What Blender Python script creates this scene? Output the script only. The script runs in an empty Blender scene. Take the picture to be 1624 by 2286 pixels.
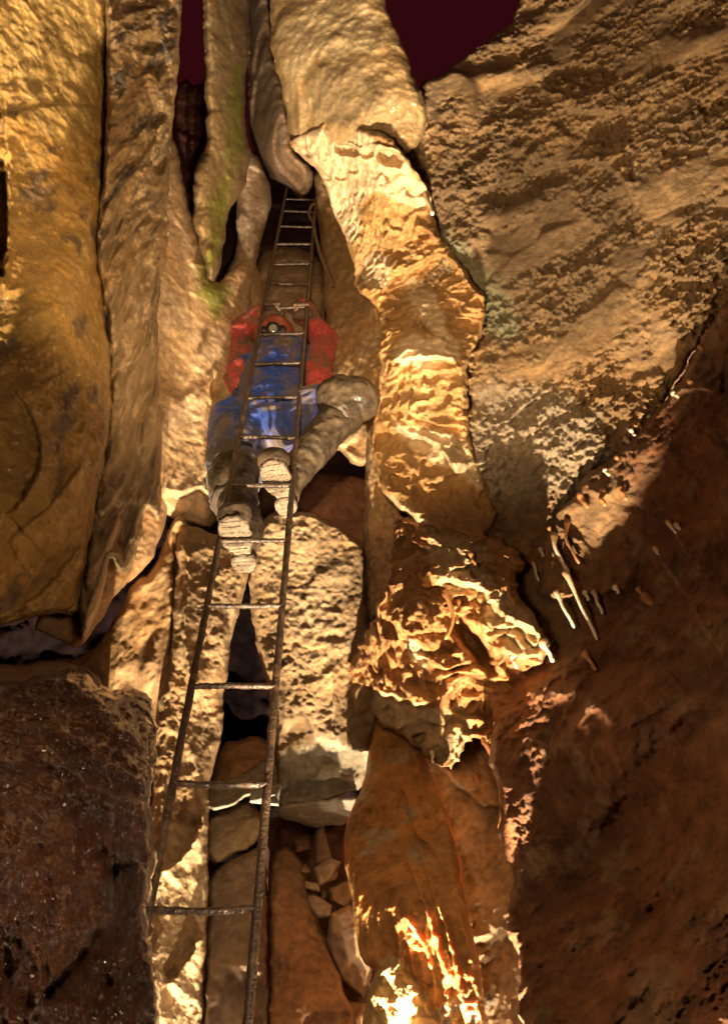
import bpy, bmesh, math, random
import numpy as np
from mathutils import Vector, Matrix
random.seed(5)
SC = bpy.context.scene
COL = SC.collection
# ------------------------------------------------------------------ camera
F, CX, CY = 1524.0, 812.0, 1143.0            # focal length and centre, in photo units (1624 x 2286)
CAM = np.array([0.0, 0.0, 1.5])
upc = np.array([-53.0, 1347.0, -1524.0]); upc /= np.linalg.norm(upc)   # the plumb line seen by the camera
fw = np.array([0, 0, -1.0]); wy = fw - fw.dot(upc) * upc; wy /= np.linalg.norm(wy)
wx = np.cross(wy, upc)
M3 = np.array([wx, wy, upc])
cam = bpy.data.cameras.new('camera'); camo = bpy.data.objects.new('camera', cam); COL.objects.link(camo)
camo.matrix_world = Matrix(((*M3[0], CAM[0]), (*M3[1], CAM[1]), (*M3[2], CAM[2]), (0, 0, 0, 1)))
cam.sensor_fit = 'VERTICAL'; cam.sensor_height = 36.0; cam.lens = F / 2286 * 36.0
cam.clip_start = 0.02; cam.clip_end = 200
SC.camera = camo

def P(px, py, d):
    px = np.asarray(px, float); py = np.asarray(py, float); d = np.asarray(d, float)
    c = np.stack([(px - CX) / F * d, -(py - CY) / F * d, -d], -1)
    return c @ M3.T + CAM
def Q(px, py, v):                              # the point of that sight line v metres away horizontally
    r = P(px, py, 1.0) - CAM
    return CAM + r * (v / r[..., 1:2] if r.ndim > 1 else v / r[1])

# ------------------------------------------------------------------ darkness of the cave, lamps, exposure
w = bpy.data.worlds.new('World'); SC.world = w; w.use_nodes = True
bg = w.node_tree.nodes['Background']; bg.inputs[0].default_value = (1.0, 0.085, 0.14, 1); bg.inputs[1].default_value = 0.028
SC.view_settings.view_transform = 'Standard'; SC.view_settings.look = 'None'
SC.view_settings.exposure = 0.0; SC.view_settings.gamma = 1.0
def lamp(name, loc, power, color, radius=0.03, spot=None, aim=None, blend=.6):
    l = bpy.data.lights.new(name, 'SPOT' if spot else 'POINT'); l.energy = power; l.color = color; l.shadow_soft_size = radius
    o = bpy.data.objects.new(name, l); COL.objects.link(o); o.location = loc
    if spot:
        l.spot_size = math.radians(spot); l.spot_blend = blend
        o.rotation_euler = (Vector(aim) - Vector(loc)).to_track_quat('-Z', 'Y').to_euler()
    return o
WARM = (1.0, .78, .52)
lamp('floor_lamp', (.05, 1.95, 1.12), 45, WARM, .02)
lamp('added_low_light', (-.17, 1.68, -2.2), 4000, WARM, .03)  # added far below to carry light evenly up the shaft
lamp('added_low_light_right', (.20, 1.62, -2.0), 3300, WARM, .03)  # second added source, brightens the pillar and rocks on the left
lamp('hand_lamp', (.0,  1.42, .95), 1150, WARM, .012, 50, (.52, 1.30, 4.4), .35)
lamp('glint_light', (.0, 1.20, 1.05), 7, WARM, .02)  # added source for glints on the dark near rock
lamp('fill_light', P(560, 1180, .75), 20, (1.0, .70, .42), .05)  # added soft fill for the left wall and the darker rock
lamp('high_lamp', P(620, 560, 1.30), 130, (1.0, .70, .38), .05, 130, P(760, 200, 4.0), .8)
QS = 1.0

# ------------------------------------------------------------------ noise
rng = np.random.RandomState(7)
PERM = np.tile(rng.permutation(256), 3)
G = rng.normal(size=(256, 3)); G /= np.linalg.norm(G, axis=1)[:, None]
def perlin(p):
    i = np.floor(p).astype(int); f = p - i; i &= 255
    u = f * f * f * (f * (f * 6 - 15) + 10)
    r = 0
    for a in (0, 1):
        for b in (0, 1):
            for c in (0, 1):
                h = PERM[PERM[PERM[i[:, 0] + a] + i[:, 1] + b] + i[:, 2] + c]
                g = G[h]
                dt = g[:, 0] * (f[:, 0] - a) + g[:, 1] * (f[:, 1] - b) + g[:, 2] * (f[:, 2] - c)
                wt = (u[:, 0] if a else 1 - u[:, 0]) * (u[:, 1] if b else 1 - u[:, 1]) * (u[:, 2] if c else 1 - u[:, 2])
                r = r + dt * wt
    return r * 1.5
def fbm(p, f, octv=4, gain=.5, seed=0.0):
    a, s, r = 1.0, 0.0, 0
    for k in range(octv):
        r = r + a * perlin(p * f + seed + 17.3 * k); s += a; a *= gain; f *= 2.03
    return r / s
def ridged(p, f, octv=3, seed=0.0):
    a, s, r = 1.0, 0.0, 0
    for k in range(octv):
        r = r + a * (1 - 2 * np.abs(perlin(p * f + seed + 9.1 * k))); s += a; a *= .5; f *= 2.1
    return r / s
def facets(p, f, seed=0.0, tilt=.7, k=16.0):
    q = p * f + seed; i0 = np.floor(q).astype(int)
    sw = np.zeros(len(p)); h = np.zeros(len(p))
    for a in (-1, 0, 1):
        for b in (-1, 0, 1):
            for c in (-1, 0, 1):
                i = i0 + (a, b, c); j = i & 255
                hh = PERM[PERM[PERM[j[:, 0]] + j[:, 1]] + j[:, 2]]
                dq = q - (i + .5 + G[hh] * .42)
                w_ = np.exp(-k * (dq ** 2).sum(1)) + 1e-12
                g = G[(hh * 7 + 31) & 255]
                h += w_ * ((dq * g).sum(1) * tilt + g[:, 1] * .35); sw += w_
    return h / sw
def sstep(a, b, x):
    t = np.clip((x - a) / (b - a), 0, 1); return t * t * (3 - 2 * t)

# ------------------------------------------------------------------ outlines
def chaikin(p, n=1):
    p = np.array(p, float)
    for _ in range(n):
        q = np.roll(p, -1, 0); p = np.stack([p * .75 + q * .25, p * .25 + q * .75], 1).reshape(-1, 2)
    return p
def subdiv(p, L, closed=True):
    out = []
    n = len(p)
    for i in range(n if closed else n - 1):
        a, b = p[i], p[(i + 1) % n]; k = max(1, int(np.hypot(*(b - a)) / L))
        for t in range(k): out.append(a + (b - a) * t / k)
    if not closed: out.append(p[-1])
    return np.array(out)
def roughen(p, amp, scale, seed, closed=True):
    p = subdiv(p, 7.0, closed)
    q = np.c_[p / scale, np.full(len(p), seed)]
    dx = perlin(q) + .5 * perlin(q * 2.3 + 5) + .3 * perlin(q * 5 + 9); dy = perlin(q + 40) + .5 * perlin(q * 2.3 + 45) + .3 * perlin(q * 5 + 59)
    return p + amp * np.c_[dx, dy]
def seg_dist(pts, poly, closed=True):
    """distance, nearest point, inside flag, signed side, position along"""
    a = poly if closed else poly[:-1]; b = np.roll(poly, -1, 0) if closed else poly[1:]
    N = len(pts); D = np.empty(N); NP = np.empty((N, 2)); IN = np.zeros(N, bool); SIDE = np.empty(N); T = np.empty(N)
    ab = b - a; L2 = (ab ** 2).sum(1) + 1e-9
    for s in range(0, N, 20000):
        p = pts[s:s + 20000, None, :]
        t = np.clip(((p - a) * ab).sum(-1) / L2, 0, 1)
        c = a + t[..., None] * ab; d2 = ((p - c) ** 2).sum(-1)
        k = d2.argmin(1); r = np.arange(len(k))
        D[s:s + 20000] = np.sqrt(d2[r, k]); NP[s:s + 20000] = c[r, k]; T[s:s + 20000] = (k + t[r, k]) / len(a)
        pp = pts[s:s + 20000] - a[k]; SIDE[s:s + 20000] = ab[k, 0] * pp[:, 1] - ab[k, 1] * pp[:, 0]
        if closed:
            y = p[..., 1]; cond = (a[:, 1] > y) != (b[:, 1] > y)
            xi = a[:, 0] + (y - a[:, 1]) * ab[:, 0] / np.where(np.abs(ab[:, 1]) < 1e-9, 1e-9, ab[:, 1])
            IN[s:s + 20000] = (cond & (p[..., 0] < xi)).sum(1) % 2 == 1
    return D, NP, IN, SIDE, T
def tps(ctrl):
    c = np.array(ctrl, float); xy = c[:, :2] / 1000; v = 1 / c[:, 2]; n = len(c)
    if n < 4:
        A = np.c_[np.ones(n), xy]; k = np.linalg.lstsq(A, v, rcond=None)[0]
        return lambda x, y: np.maximum(k[0] + k[1] * x / 1000 + k[2] * y / 1000, .03)
    def U(r2): return .5 * r2 * np.log(r2 + 1e-12)
    K = U(((xy[:, None] - xy[None]) ** 2).sum(-1)) + np.eye(n) * 2e-3
    Pm = np.c_[np.ones(n), xy]
    S = np.linalg.solve(np.block([[K, Pm], [Pm.T, np.zeros((3, 3))]]), np.r_[v, 0, 0, 0])
    def f(x, y):
        x = np.asarray(x) / 1000; y = np.asarray(y) / 1000; r = S[n] + S[n + 1] * x + S[n + 2] * y
        for i in range(n): r = r + S[i] * U((x - xy[i, 0]) ** 2 + (y - xy[i, 1]) ** 2)
        return np.maximum(r, .03)
    return f

# ------------------------------------------------------------------ materials
def rock_mat(name, rough=(.45, .8), bump=.5, scale=60, dist=.006, spec=.5, sss=0, grit=.25, wetscale=9, coat=0, stretch=(1, 1, 1)):
    m = bpy.data.materials.new(name); m.use_nodes = True; nt = m.node_tree; N = nt.nodes; L = nt.links
    b = N['Principled BSDF']
    at = N.new('ShaderNodeAttribute'); at.attribute_name = 'mineral'
    tc = N.new('ShaderNodeTexCoord'); mp = N.new('ShaderNodeMapping'); L.new(tc.outputs['Object'], mp.inputs[0]); mp.inputs['Scale'].default_value = stretch
    n1 = N.new('ShaderNodeTexNoise'); n1.inputs['Scale'].default_value = scale; n1.inputs['Detail'].default_value = 9; n1.inputs['Roughness'].default_value = .78
    n2 = N.new('ShaderNodeTexNoise'); n2.inputs['Scale'].default_value = wetscale; n2.inputs['Detail'].default_value = 5
    n3 = N.new('ShaderNodeTexNoise'); n3.inputs['Scale'].default_value = scale * .45; n3.inputs['Detail'].default_value = 8
    for n in (n1, n2, n3): L.new(mp.outputs[0], n.inputs['Vector'])
    r = N.new('ShaderNodeMapRange'); L.new(n3.outputs[0], r.inputs[0]); r.inputs[1].default_value = .32; r.inputs[2].default_value = .68
    r.inputs[3].default_value = 1 - grit; r.inputs[4].default_value = 1 + grit * .7
    vm = N.new('ShaderNodeVectorMath'); vm.operation = 'SCALE'; L.new(at.outputs['Color'], vm.inputs[0]); L.new(r.outputs[0], vm.inputs['Scale'])
    L.new(vm.outputs[0], b.inputs['Base Color'])
    rr = N.new('ShaderNodeMapRange'); L.new(n2.outputs[0], rr.inputs[0]); rr.inputs[1].default_value = .38; rr.inputs[2].default_value = .62
    rr.inputs[3].default_value = rough[0]; rr.inputs[4].default_value = rough[1]; L.new(rr.outputs[0], b.inputs['Roughness'])
    bp = N.new('ShaderNodeBump'); bp.inputs['Strength'].default_value = bump; bp.inputs['Distance'].default_value = dist * 2.2
    L.new(n1.outputs[0], bp.inputs['Height']); L.new(bp.outputs[0], b.inputs['Normal'])
    b.inputs['Specular IOR Level'].default_value = spec
    if coat: b.inputs['Coat Weight'].default_value = coat; b.inputs['Coat Roughness'].default_value = .12
    if sss:
        b.inputs['Subsurface Weight'].default_value = sss; b.inputs['Subsurface Radius'].default_value = (1, .42, .15); b.inputs['Subsurface Scale'].default_value = .03
    return m
MUD = rock_mat('muddy_rock', (.55, .9), .7, 90, .008, .35, grit=.3)
DRY = rock_mat('rough_limestone', (.4, .8), .9, 70, .012, .45, grit=.3)
WET = rock_mat('wet_flowstone', (.16, .42), .85, 60, .012, .6, grit=.18, wetscale=14, coat=.5)
CALC = rock_mat('calcite_flowstone', (.38, .7), .8, 75, .008, .4, grit=.15, sss=.12)
BAND = rock_mat('banded_limestone', (.28, .6), .8, 60, .012, .5, grit=.4, stretch=(1, 1, .25))
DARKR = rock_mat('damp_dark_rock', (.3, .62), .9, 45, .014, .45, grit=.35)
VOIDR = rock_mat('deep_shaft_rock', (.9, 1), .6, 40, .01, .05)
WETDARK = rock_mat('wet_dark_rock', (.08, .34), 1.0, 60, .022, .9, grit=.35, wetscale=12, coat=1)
CURT = rock_mat('calcite_curtain', (.40, .68), .8, 75, .008, .4, grit=.25, sss=.6)

# ------------------------------------------------------------------ tagging
def tag(o, label=None, cat=None, group=None, kind=None):
    if label: o['label'] = label
    if cat: o['category'] = cat
    if group: o['group'] = group
    if kind: o['kind'] = kind
    return o
def mesh_from(name, V, Fc, mat, parent=None, smooth=True, cols=None):
    me = bpy.data.meshes.new(name); me.from_pydata([tuple(v) for v in V], [], Fc) if not isinstance(Fc, np.ndarray) else None
    if isinstance(Fc, np.ndarray):
        me.vertices.add(len(V)); me.vertices.foreach_set('co', np.ascontiguousarray(V, np.float32).ravel())
        n, k = Fc.shape
        me.loops.add(n * k); me.loops.foreach_set('vertex_index', Fc.astype(np.int32).ravel())
        me.polygons.add(n); me.polygons.foreach_set('loop_start', np.arange(0, n * k, k, dtype=np.int32))
    me.update(calc_edges=True); me.validate()
    if smooth: me.polygons.foreach_set('use_smooth', np.ones(len(me.polygons), bool))
    if cols is not None:
        a = me.color_attributes.new('mineral', 'FLOAT_COLOR', 'POINT')
        a.data.foreach_set('color', np.c_[cols, np.ones(len(cols))].astype(np.float32).ravel())
    me.materials.append(mat)
    o = bpy.data.objects.new(name, me); COL.objects.link(o); o.parent = parent
    return o

SURF = {}
def rock(name, poly, ctrl, mat, base, label=None, cat=None, group=None, kind=None, parent=None,
         step=3.2, smooth=1, rough=4, rscale=40, bulge=(40, .12), thick=.35, back=False,
         noise=(), ledges=(), patches=(), var=.35, var2=None, vscale=5, vstretch=(1, 1, 1), pits=()):
    """a rock body: outline, a depth for some of its points, rounded edges, carved relief, sides and (back=True) a rear face"""
    seed = float(sum(map(ord, name + (label or '')))) % 97
    step = step * QS
    pg = chaikin(poly, smooth) if smooth else np.array(poly, float)
    pg = roughen(pg, rough, rscale, seed)
    x0, y0 = pg.min(0) - step * 2; x1, y1 = pg.max(0) + step * 2
    xs = np.arange(x0, x1, step); ys = np.arange(y0, y1, step); nx, ny = len(xs), len(ys)
    X, Y = np.meshgrid(xs, ys); pts = np.c_[X.ravel(), Y.ravel()]
    D, NPt, IN, _, _ = seg_dist(pts, pg)
    sd = np.where(IN, D, -D)
    keep = sd > -step * .75
    near = keep & (sd < step * .45)
    pts[near] = NPt[near]; sd = np.where(near, 0, sd)
    k2 = keep.reshape(ny, nx); q = k2[:-1, :-1] & k2[1:, :-1] & k2[:-1, 1:] & k2[1:, 1:]
    jj, ii = np.nonzero(q); v00 = jj * nx + ii
    Fc = np.c_[v00, v00 + nx, v00 + nx + 1, v00 + 1]
    used = np.zeros(nx * ny, bool); used[Fc.ravel()] = True
    idx = np.cumsum(used) - 1; Fc = idx[Fc]; pts = pts[used]; sd = np.maximum(sd[used], 0)
    fdisp = tps(ctrl); yc = np.minimum(pts[:, 1], 2440)
    d = 1 / (fdisp(759 + (pts[:, 0] - 759) * (yc + 204) / (pts[:, 1] + 204.001) if pts[:, 1].max() > 2600 else pts[:, 0], yc) * np.where(pts[:, 1] > 2440, (pts[:, 1] + 204) / 2644, 1))
    t = np.clip(sd / bulge[0], 0, 1); d = d + bulge[1] * (1 - np.sqrt(np.maximum(1 - (1 - t) ** 2, 0)))
    W = P(pts[:, 0], pts[:, 1], d); disp = np.zeros(len(W))
    for nz in noise:
        kd, amp, fr = nz[0], nz[1], nz[2]; st = np.array(nz[3] if len(nz) > 3 else (1, 1, 1), float)
        p = W * st
        wob = np.c_[perlin(W * fr * .7 + 3), perlin(W * fr * .7 + 13), perlin(W * fr * .7 + 23)] * .35 / fr
        if kd == 'fbm': disp -= amp * fbm(p + wob, fr, 5, .5, seed)
        elif kd == 'mfbm': disp -= amp * fbm(p + wob, fr, 4, .6, seed) * sstep(-.22, .08, fbm(W, 2.1, 4, .6, seed + 71)) * 1.5
        elif kd == 'ridge': disp -= amp * ridged(p + wob, fr, 3, seed)
        elif kd == 'groove': disp += amp * np.maximum(ridged(p + wob, fr, 2, seed) - .55, 0) / .45
        elif kd == 'facet': disp -= amp * facets(p + wob, fr, seed)
        elif kd == 'terrace':                                   # stacked lips of flowstone
            q_ = (fbm(p + wob, fr, 4, .5, seed) + .08 * fbm(p, fr * 6, 2, .5, seed)) * 7; fl = np.floor(q_); tq = q_ - fl
            disp -= amp * (fl + sstep(.72, .98, tq) - tq * .75)
        elif kd == 'crust':
            q_ = ridged(p + wob, fr, 4, seed); disp -= amp * np.maximum(q_ - .1, 0) ** .7
        elif kd == 'lump':
            q_ = perlin((p + wob) * fr + seed); disp -= amp * np.sqrt(np.maximum(q_ + .15, 0))
    for ld in ledges:                                           # lips: the right-hand side of the line stands proud, falling back over w
        ln, h, wd = ld[0], ld[1], ld[2]; fall = ld[3] if len(ld) > 3 else 9
        L = roughen(chaikin_open(ln), ld[4] if len(ld) > 4 else 5, 22, seed + h * 50, False)
        dl, _, _, side, tt = seg_dist(pts, L, False)
        fade = sstep(0, .12, tt) * sstep(1, .88, tt)
        s = np.where(side < 0, dl, -dl)
        lift = np.where(s > 0, np.exp(-np.maximum(s, 0) / wd), 1 - sstep(0, fall, -s))
        disp -= h * lift * fade
    for pt in pits:                                             # hollows: (x, y, rx, ry, angle, depth)
        ca, sa = math.cos(pt[4]), math.sin(pt[4]); dx, dy = pts[:, 0] - pt[0], pts[:, 1] - pt[1]
        wv = 1 + .25 * perlin(np.c_[pts / 22, np.full(len(pts), seed)])
        r = np.sqrt(((dx * ca + dy * sa) / pt[2]) ** 2 + ((-dx * sa + dy * ca) / pt[3]) ** 2) * wv
        disp += pt[5] * (1 - sstep(.55 if pt[2] < 100 else .2, 1.0, r)) - (pt[2] < 100) * abs(pt[5]) * .25 * np.exp(-((r - 1.12) / .16) ** 2)
    edge = .35 + .65 * sstep(0, 14, sd)
    d = np.maximum(d + disp * edge, .25)
    W2 = P(pts[:, 0], pts[:, 1], d)
    # mineral colour of the rock, plus any painted shade
    c = np.array(base, float); p = W * np.array(vstretch)
    n1 = fbm(p, vscale, 5, .6, seed + 3)[:, None]; n2 = fbm(p, vscale * 3.1, 4, .6, seed + 8)[:, None]
    cols = c * (1 + var * n1 * 1.6 + var * .5 * n2)
    hue = fbm(p, vscale * .8, 4, .6, seed + 61)[:, None]
    cols = cols * np.array([1.0, 1.0, 1.0]) * (1 + hue * np.array([-.08, .08, .40]))
    if var2 is not None:
        mk = sstep(var2[1], var2[1] + .16, fbm(p, vscale * 1.4, 5, .62, seed + 31))[:, None]
        cols = cols * (1 - mk) + np.array(var2[0]) * mk * (1 + .3 * n2)
    for pa in patches:                                          # deposits and a painted shadow, each with its own shape: (outline, feather, colour, breakup)
        Dp, _, INp, _, _ = seg_dist(pts, chaikin(pa[0], 1)); s = np.where(INp, Dp, -Dp)
        s = s + pa[3] * (fbm(np.c_[pts / 60, np.full(len(pts), seed)], 1, 5, .6) * 1.8)
        mk = sstep(-pa[1], pa[1], s)[:, None]
        cols = cols * (1 - mk) + np.array(pa[2]) * (1 + .3 * n1 + .25 * n2) * mk
    cols = np.clip(cols, .008, .9)
    # sides and rear
    E = np.concatenate([Fc[:, [0, 1]], Fc[:, [1, 2]], Fc[:, [2, 3]], Fc[:, [3, 0]]]); n = len(W2)
    key = np.minimum(E[:, 0], E[:, 1]) * n + np.maximum(E[:, 0], E[:, 1])
    _, inv, cnt = np.unique(key, return_inverse=True, return_counts=True); bd = E[cnt[inv] == 1]
    if back:
        W3 = P(pts[:, 0], pts[:, 1], d + thick * (.3 + .7 * sstep(0, bulge[0], sd)))
        allF = [Fc, Fc[:, ::-1] + n, np.c_[bd[:, 1], bd[:, 0], bd[:, 0] + n, bd[:, 1] + n]]
        V = np.r_[W2, W3]; cols = np.r_[cols, cols]
    else:
        bv = np.unique(bd); m = np.full(n, -1); m[bv] = np.arange(len(bv))
        cen = pts.mean(0); pb = pts[bv] + (cen - pts[bv]) * .0
        r1 = P(pb[:, 0], pb[:, 1], d[bv] + thick * .5); r2 = P(pb[:, 0], pb[:, 1], d[bv] + thick)
        V = np.r_[W2, r1, r2]; nb = len(bv); cols = np.r_[cols, cols[bv], cols[bv]]
        a, b_ = bd[:, 0], bd[:, 1]
        allF = [Fc, np.c_[b_, a, n + m[a], n + m[b_]], np.c_[n + m[b_], n + m[a], n + nb + m[a], n + nb + m[b_]]]
    o = mesh_from(name, V, np.concatenate(allF)[:, ::1], mat, parent, True, cols)
    tag(o, label, cat, group, kind)
    SURF[name] = fdisp
    return o
def chaikin_open(p, n=1):
    p = np.array(p, float)
    for _ in range(n):
        q = np.stack([p[:-1] * .75 + p[1:] * .25, p[:-1] * .25 + p[1:] * .75], 1).reshape(-1, 2); p = np.r_[p[:1], q, p[-1:]]
    return p

TAN = (.46, .29, .14); TANL = (.55, .36, .19); BROWN = (.34, .18, .065); YEL = (.60, .37, .09); CREAM = (.64, .47, .27)
STREAK = (.11, .085, .06); RED = (.30, .115, .045); GREY = (.36, .30, .22); GREEN = (.21, .19, .032)
FINE = ('fbm', .012, 38)
# ------------------------------------------------------------------ the setting: far rock of the shaft
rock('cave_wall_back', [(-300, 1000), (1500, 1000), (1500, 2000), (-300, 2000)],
     [(0, 0, 11), (1500, 0, 11), (0, 900, 7.2), (1500, 900, 7.2), (0, 2000, 3.7), (1500, 2000, 3.7)], VOIDR, (.014, .004, .008), kind='structure',  # near-black colour stands in for the unlit dark of the gaps
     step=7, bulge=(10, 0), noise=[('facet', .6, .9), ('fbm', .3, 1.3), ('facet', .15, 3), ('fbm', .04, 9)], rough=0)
# shaft behind the ladder
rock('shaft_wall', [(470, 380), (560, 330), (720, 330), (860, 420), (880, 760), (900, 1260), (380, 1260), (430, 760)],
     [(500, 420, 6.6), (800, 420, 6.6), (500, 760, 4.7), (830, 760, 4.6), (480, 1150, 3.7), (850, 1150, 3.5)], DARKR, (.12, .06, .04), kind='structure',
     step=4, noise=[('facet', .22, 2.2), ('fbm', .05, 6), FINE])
# upper right wall
rock('cave_wall_right', [(1200, -160), (1160, 10), (1130, 60), (1060, 110), (985, 165), (930, 190), (880, 300), (880, 700), (950, 1230), (1080, 1290), (1190, 1270), (1230, 1200), (1270, 1140), (1310, 1060), (1400, 1010), (1450, 945), (1510, 860), (1560, 770), (1624, 680), (1900, 520), (2350, 330), (2350, -160)],
     [(940, 190, 4.0), (1160, 0, 4.4), (1624, 0, 3.3), (1850, 0, 3.0), (980, 500, 3.6), (1624, 600, 2.5), (1300, 600, 3.0), (1050, 1150, 2.6), (1260, 1130, 2.5), (1450, 900, 2.5), (1300, 250, 3.5)],
     DRY, (.42, .26, .12), kind='structure', step=3.0, bulge=(30, .1), rough=6,
     noise=[('facet', .15, 1.7), ('facet', .06, 4.5), ('fbm', .05, 2), ('mfbm', .05, 12), ('mfbm', .045, 26), ('mfbm', .028, 54), ('fbm', .008, 40)],
     patches=[([(960, 350), (1100, 290), (1330, 360), (1440, 420), (1440, 640), (1290, 780), (1060, 730), (960, 520)], 25, (.27, .17, .08), 60),  # soft brown shadow of the overhang painted into the wall colour
              ([(960, 500), (1020, 520), (1110, 640), (1180, 740), (1090, 760), (990, 620)], 20, (.30, .27, .15), 30),
              ([(1010, 880), (1250, 850), (1400, 1000), (1260, 1130), (1080, 1120)], 30, (.50, .38, .24), 50)],
     ledges=[
             ([(930, 430), (1100, 420), (1200, 370), (1330, 350), (1400, 400), (1430, 520)], .10, 120, 12),
             ([(1130, 60), (1200, 200), (1330, 260), (1500, 210)], .07, 80, 12)])
# lower right wall
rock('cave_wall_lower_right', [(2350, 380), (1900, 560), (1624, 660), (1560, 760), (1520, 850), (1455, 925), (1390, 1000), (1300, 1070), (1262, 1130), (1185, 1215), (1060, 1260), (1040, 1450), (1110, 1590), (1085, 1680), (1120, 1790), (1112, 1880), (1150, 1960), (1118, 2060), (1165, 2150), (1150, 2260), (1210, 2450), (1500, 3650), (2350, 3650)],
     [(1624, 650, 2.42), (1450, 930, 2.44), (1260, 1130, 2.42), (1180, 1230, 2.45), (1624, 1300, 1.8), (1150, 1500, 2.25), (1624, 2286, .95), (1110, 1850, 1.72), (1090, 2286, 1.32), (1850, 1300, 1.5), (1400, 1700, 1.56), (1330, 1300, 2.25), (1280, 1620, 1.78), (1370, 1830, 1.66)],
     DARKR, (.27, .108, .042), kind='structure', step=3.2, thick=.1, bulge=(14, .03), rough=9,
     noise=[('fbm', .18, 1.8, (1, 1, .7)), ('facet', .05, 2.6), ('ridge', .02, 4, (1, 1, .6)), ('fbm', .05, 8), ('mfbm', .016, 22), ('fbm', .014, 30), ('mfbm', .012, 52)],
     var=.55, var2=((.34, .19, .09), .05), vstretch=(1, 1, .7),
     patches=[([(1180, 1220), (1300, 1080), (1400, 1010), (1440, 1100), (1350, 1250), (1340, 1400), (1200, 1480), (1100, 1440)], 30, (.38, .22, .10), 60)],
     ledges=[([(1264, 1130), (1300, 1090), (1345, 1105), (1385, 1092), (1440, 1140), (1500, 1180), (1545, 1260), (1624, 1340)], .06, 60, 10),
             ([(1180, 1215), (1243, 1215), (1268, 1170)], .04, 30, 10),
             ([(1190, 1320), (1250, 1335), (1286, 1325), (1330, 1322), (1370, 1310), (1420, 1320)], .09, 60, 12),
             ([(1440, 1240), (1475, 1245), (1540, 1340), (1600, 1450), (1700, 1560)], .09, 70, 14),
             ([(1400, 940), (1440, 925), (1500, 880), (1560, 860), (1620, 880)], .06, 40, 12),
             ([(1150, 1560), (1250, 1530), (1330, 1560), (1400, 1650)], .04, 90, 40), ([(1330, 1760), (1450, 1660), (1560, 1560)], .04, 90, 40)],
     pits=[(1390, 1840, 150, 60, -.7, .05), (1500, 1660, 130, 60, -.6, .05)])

# ------------------------------------------------------------------ left side
rock('green_rock_strip', [(440, -160), (560, -160), (560, 60), (548, 200), (548, 300), (562, 360), (540, 430), (505, 480), (500, 560), (470, 660), (435, 520), (428, 470), (438, 380), (462, 280), (455, 150), (455, 0)],
     [(455, 0, 4.2), (550, 0, 5.2), (440, 500, 3.75), (540, 420, 4.5), (470, 640, 3.6)], MUD, (.28, .185, .08),
     'tall narrow fin of brown rock with a green algae stain beside the dark cleft', 'rock', bulge=(38, .3), thick=1.2, rough=9, rscale=90,
     noise=[('fbm', .10, 2.5, (1, 1, .3)), ('ridge', .04, 6, (1.4, 1.4, .25)), ('fbm', .03, 12, (1, 1, .5)), FINE],
     patches=[([(500, 200), (545, 150), (548, 300), (520, 420), (490, 560), (465, 600), (470, 470), (505, 350)], 12, GREEN, 22)])
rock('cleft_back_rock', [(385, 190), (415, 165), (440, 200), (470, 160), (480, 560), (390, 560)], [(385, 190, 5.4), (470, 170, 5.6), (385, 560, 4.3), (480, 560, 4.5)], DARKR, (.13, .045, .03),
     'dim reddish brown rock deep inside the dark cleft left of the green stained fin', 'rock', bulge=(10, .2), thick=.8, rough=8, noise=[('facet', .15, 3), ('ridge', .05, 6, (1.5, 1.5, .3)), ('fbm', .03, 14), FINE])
rock('tan_wall_bulge', [(375, 300), (398, 330), (408, 400), (425, 480), (450, 560), (475, 640), (520, 600), (560, 560), (590, 640), (580, 800), (560, 1000), (530, 1110), (500, 1105), (480, 1180), (430, 1170), (385, 1160), (340, 1120), (320, 800), (345, 500)],
     [(380, 350, 4.0), (500, 620, 3.9), (560, 620, 4.3), (360, 700, 3.25), (500, 750, 3.6), (370, 1100, 2.85), (480, 1100, 3.0)], MUD, TANL,
     'tan mud coated wall bulging between the streaked pillar and the climber', 'rock', bulge=(30, .15), thick=.6,
     noise=[('fbm', .16, 2.0, (1, 1, .5)), ('fbm', .022, 8), ('fbm', .014, 30), ('facet', .02, 6)], patches=[([(460, 560), (500, 560), (510, 650), (470, 720), (440, 640)], 14, (.28, .27, .06), 30)],
     pits=[(478, 865, 9, 34, 0, .07), (455, 560, 22, 30, .3, .08)], ledges=[([(350, 1090), (420, 1100), (440, 1080), (480, 1110), (530, 1100)], .10, 60, 14)])
rock('cleft_slab', [(535, 340), (566, 335), (600, 400), (607, 440), (595, 500), (575, 560), (566, 640), (562, 760), (520, 740), (498, 740), (502, 620), (530, 560), (528, 450)],
     [(540, 350, 5.0), (600, 420, 5.0), (505, 720, 3.95), (565, 700, 4.0)], MUD, (.42, .30, .20),
     'upright pinkish grey slab lining the left side of the upper ladder', 'rock', bulge=(16, .15), thick=.9,
     noise=[('facet', .09, 5, (1, 1, .5)), ('fbm', .03, 12, (1, 1, .5)), FINE])
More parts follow.
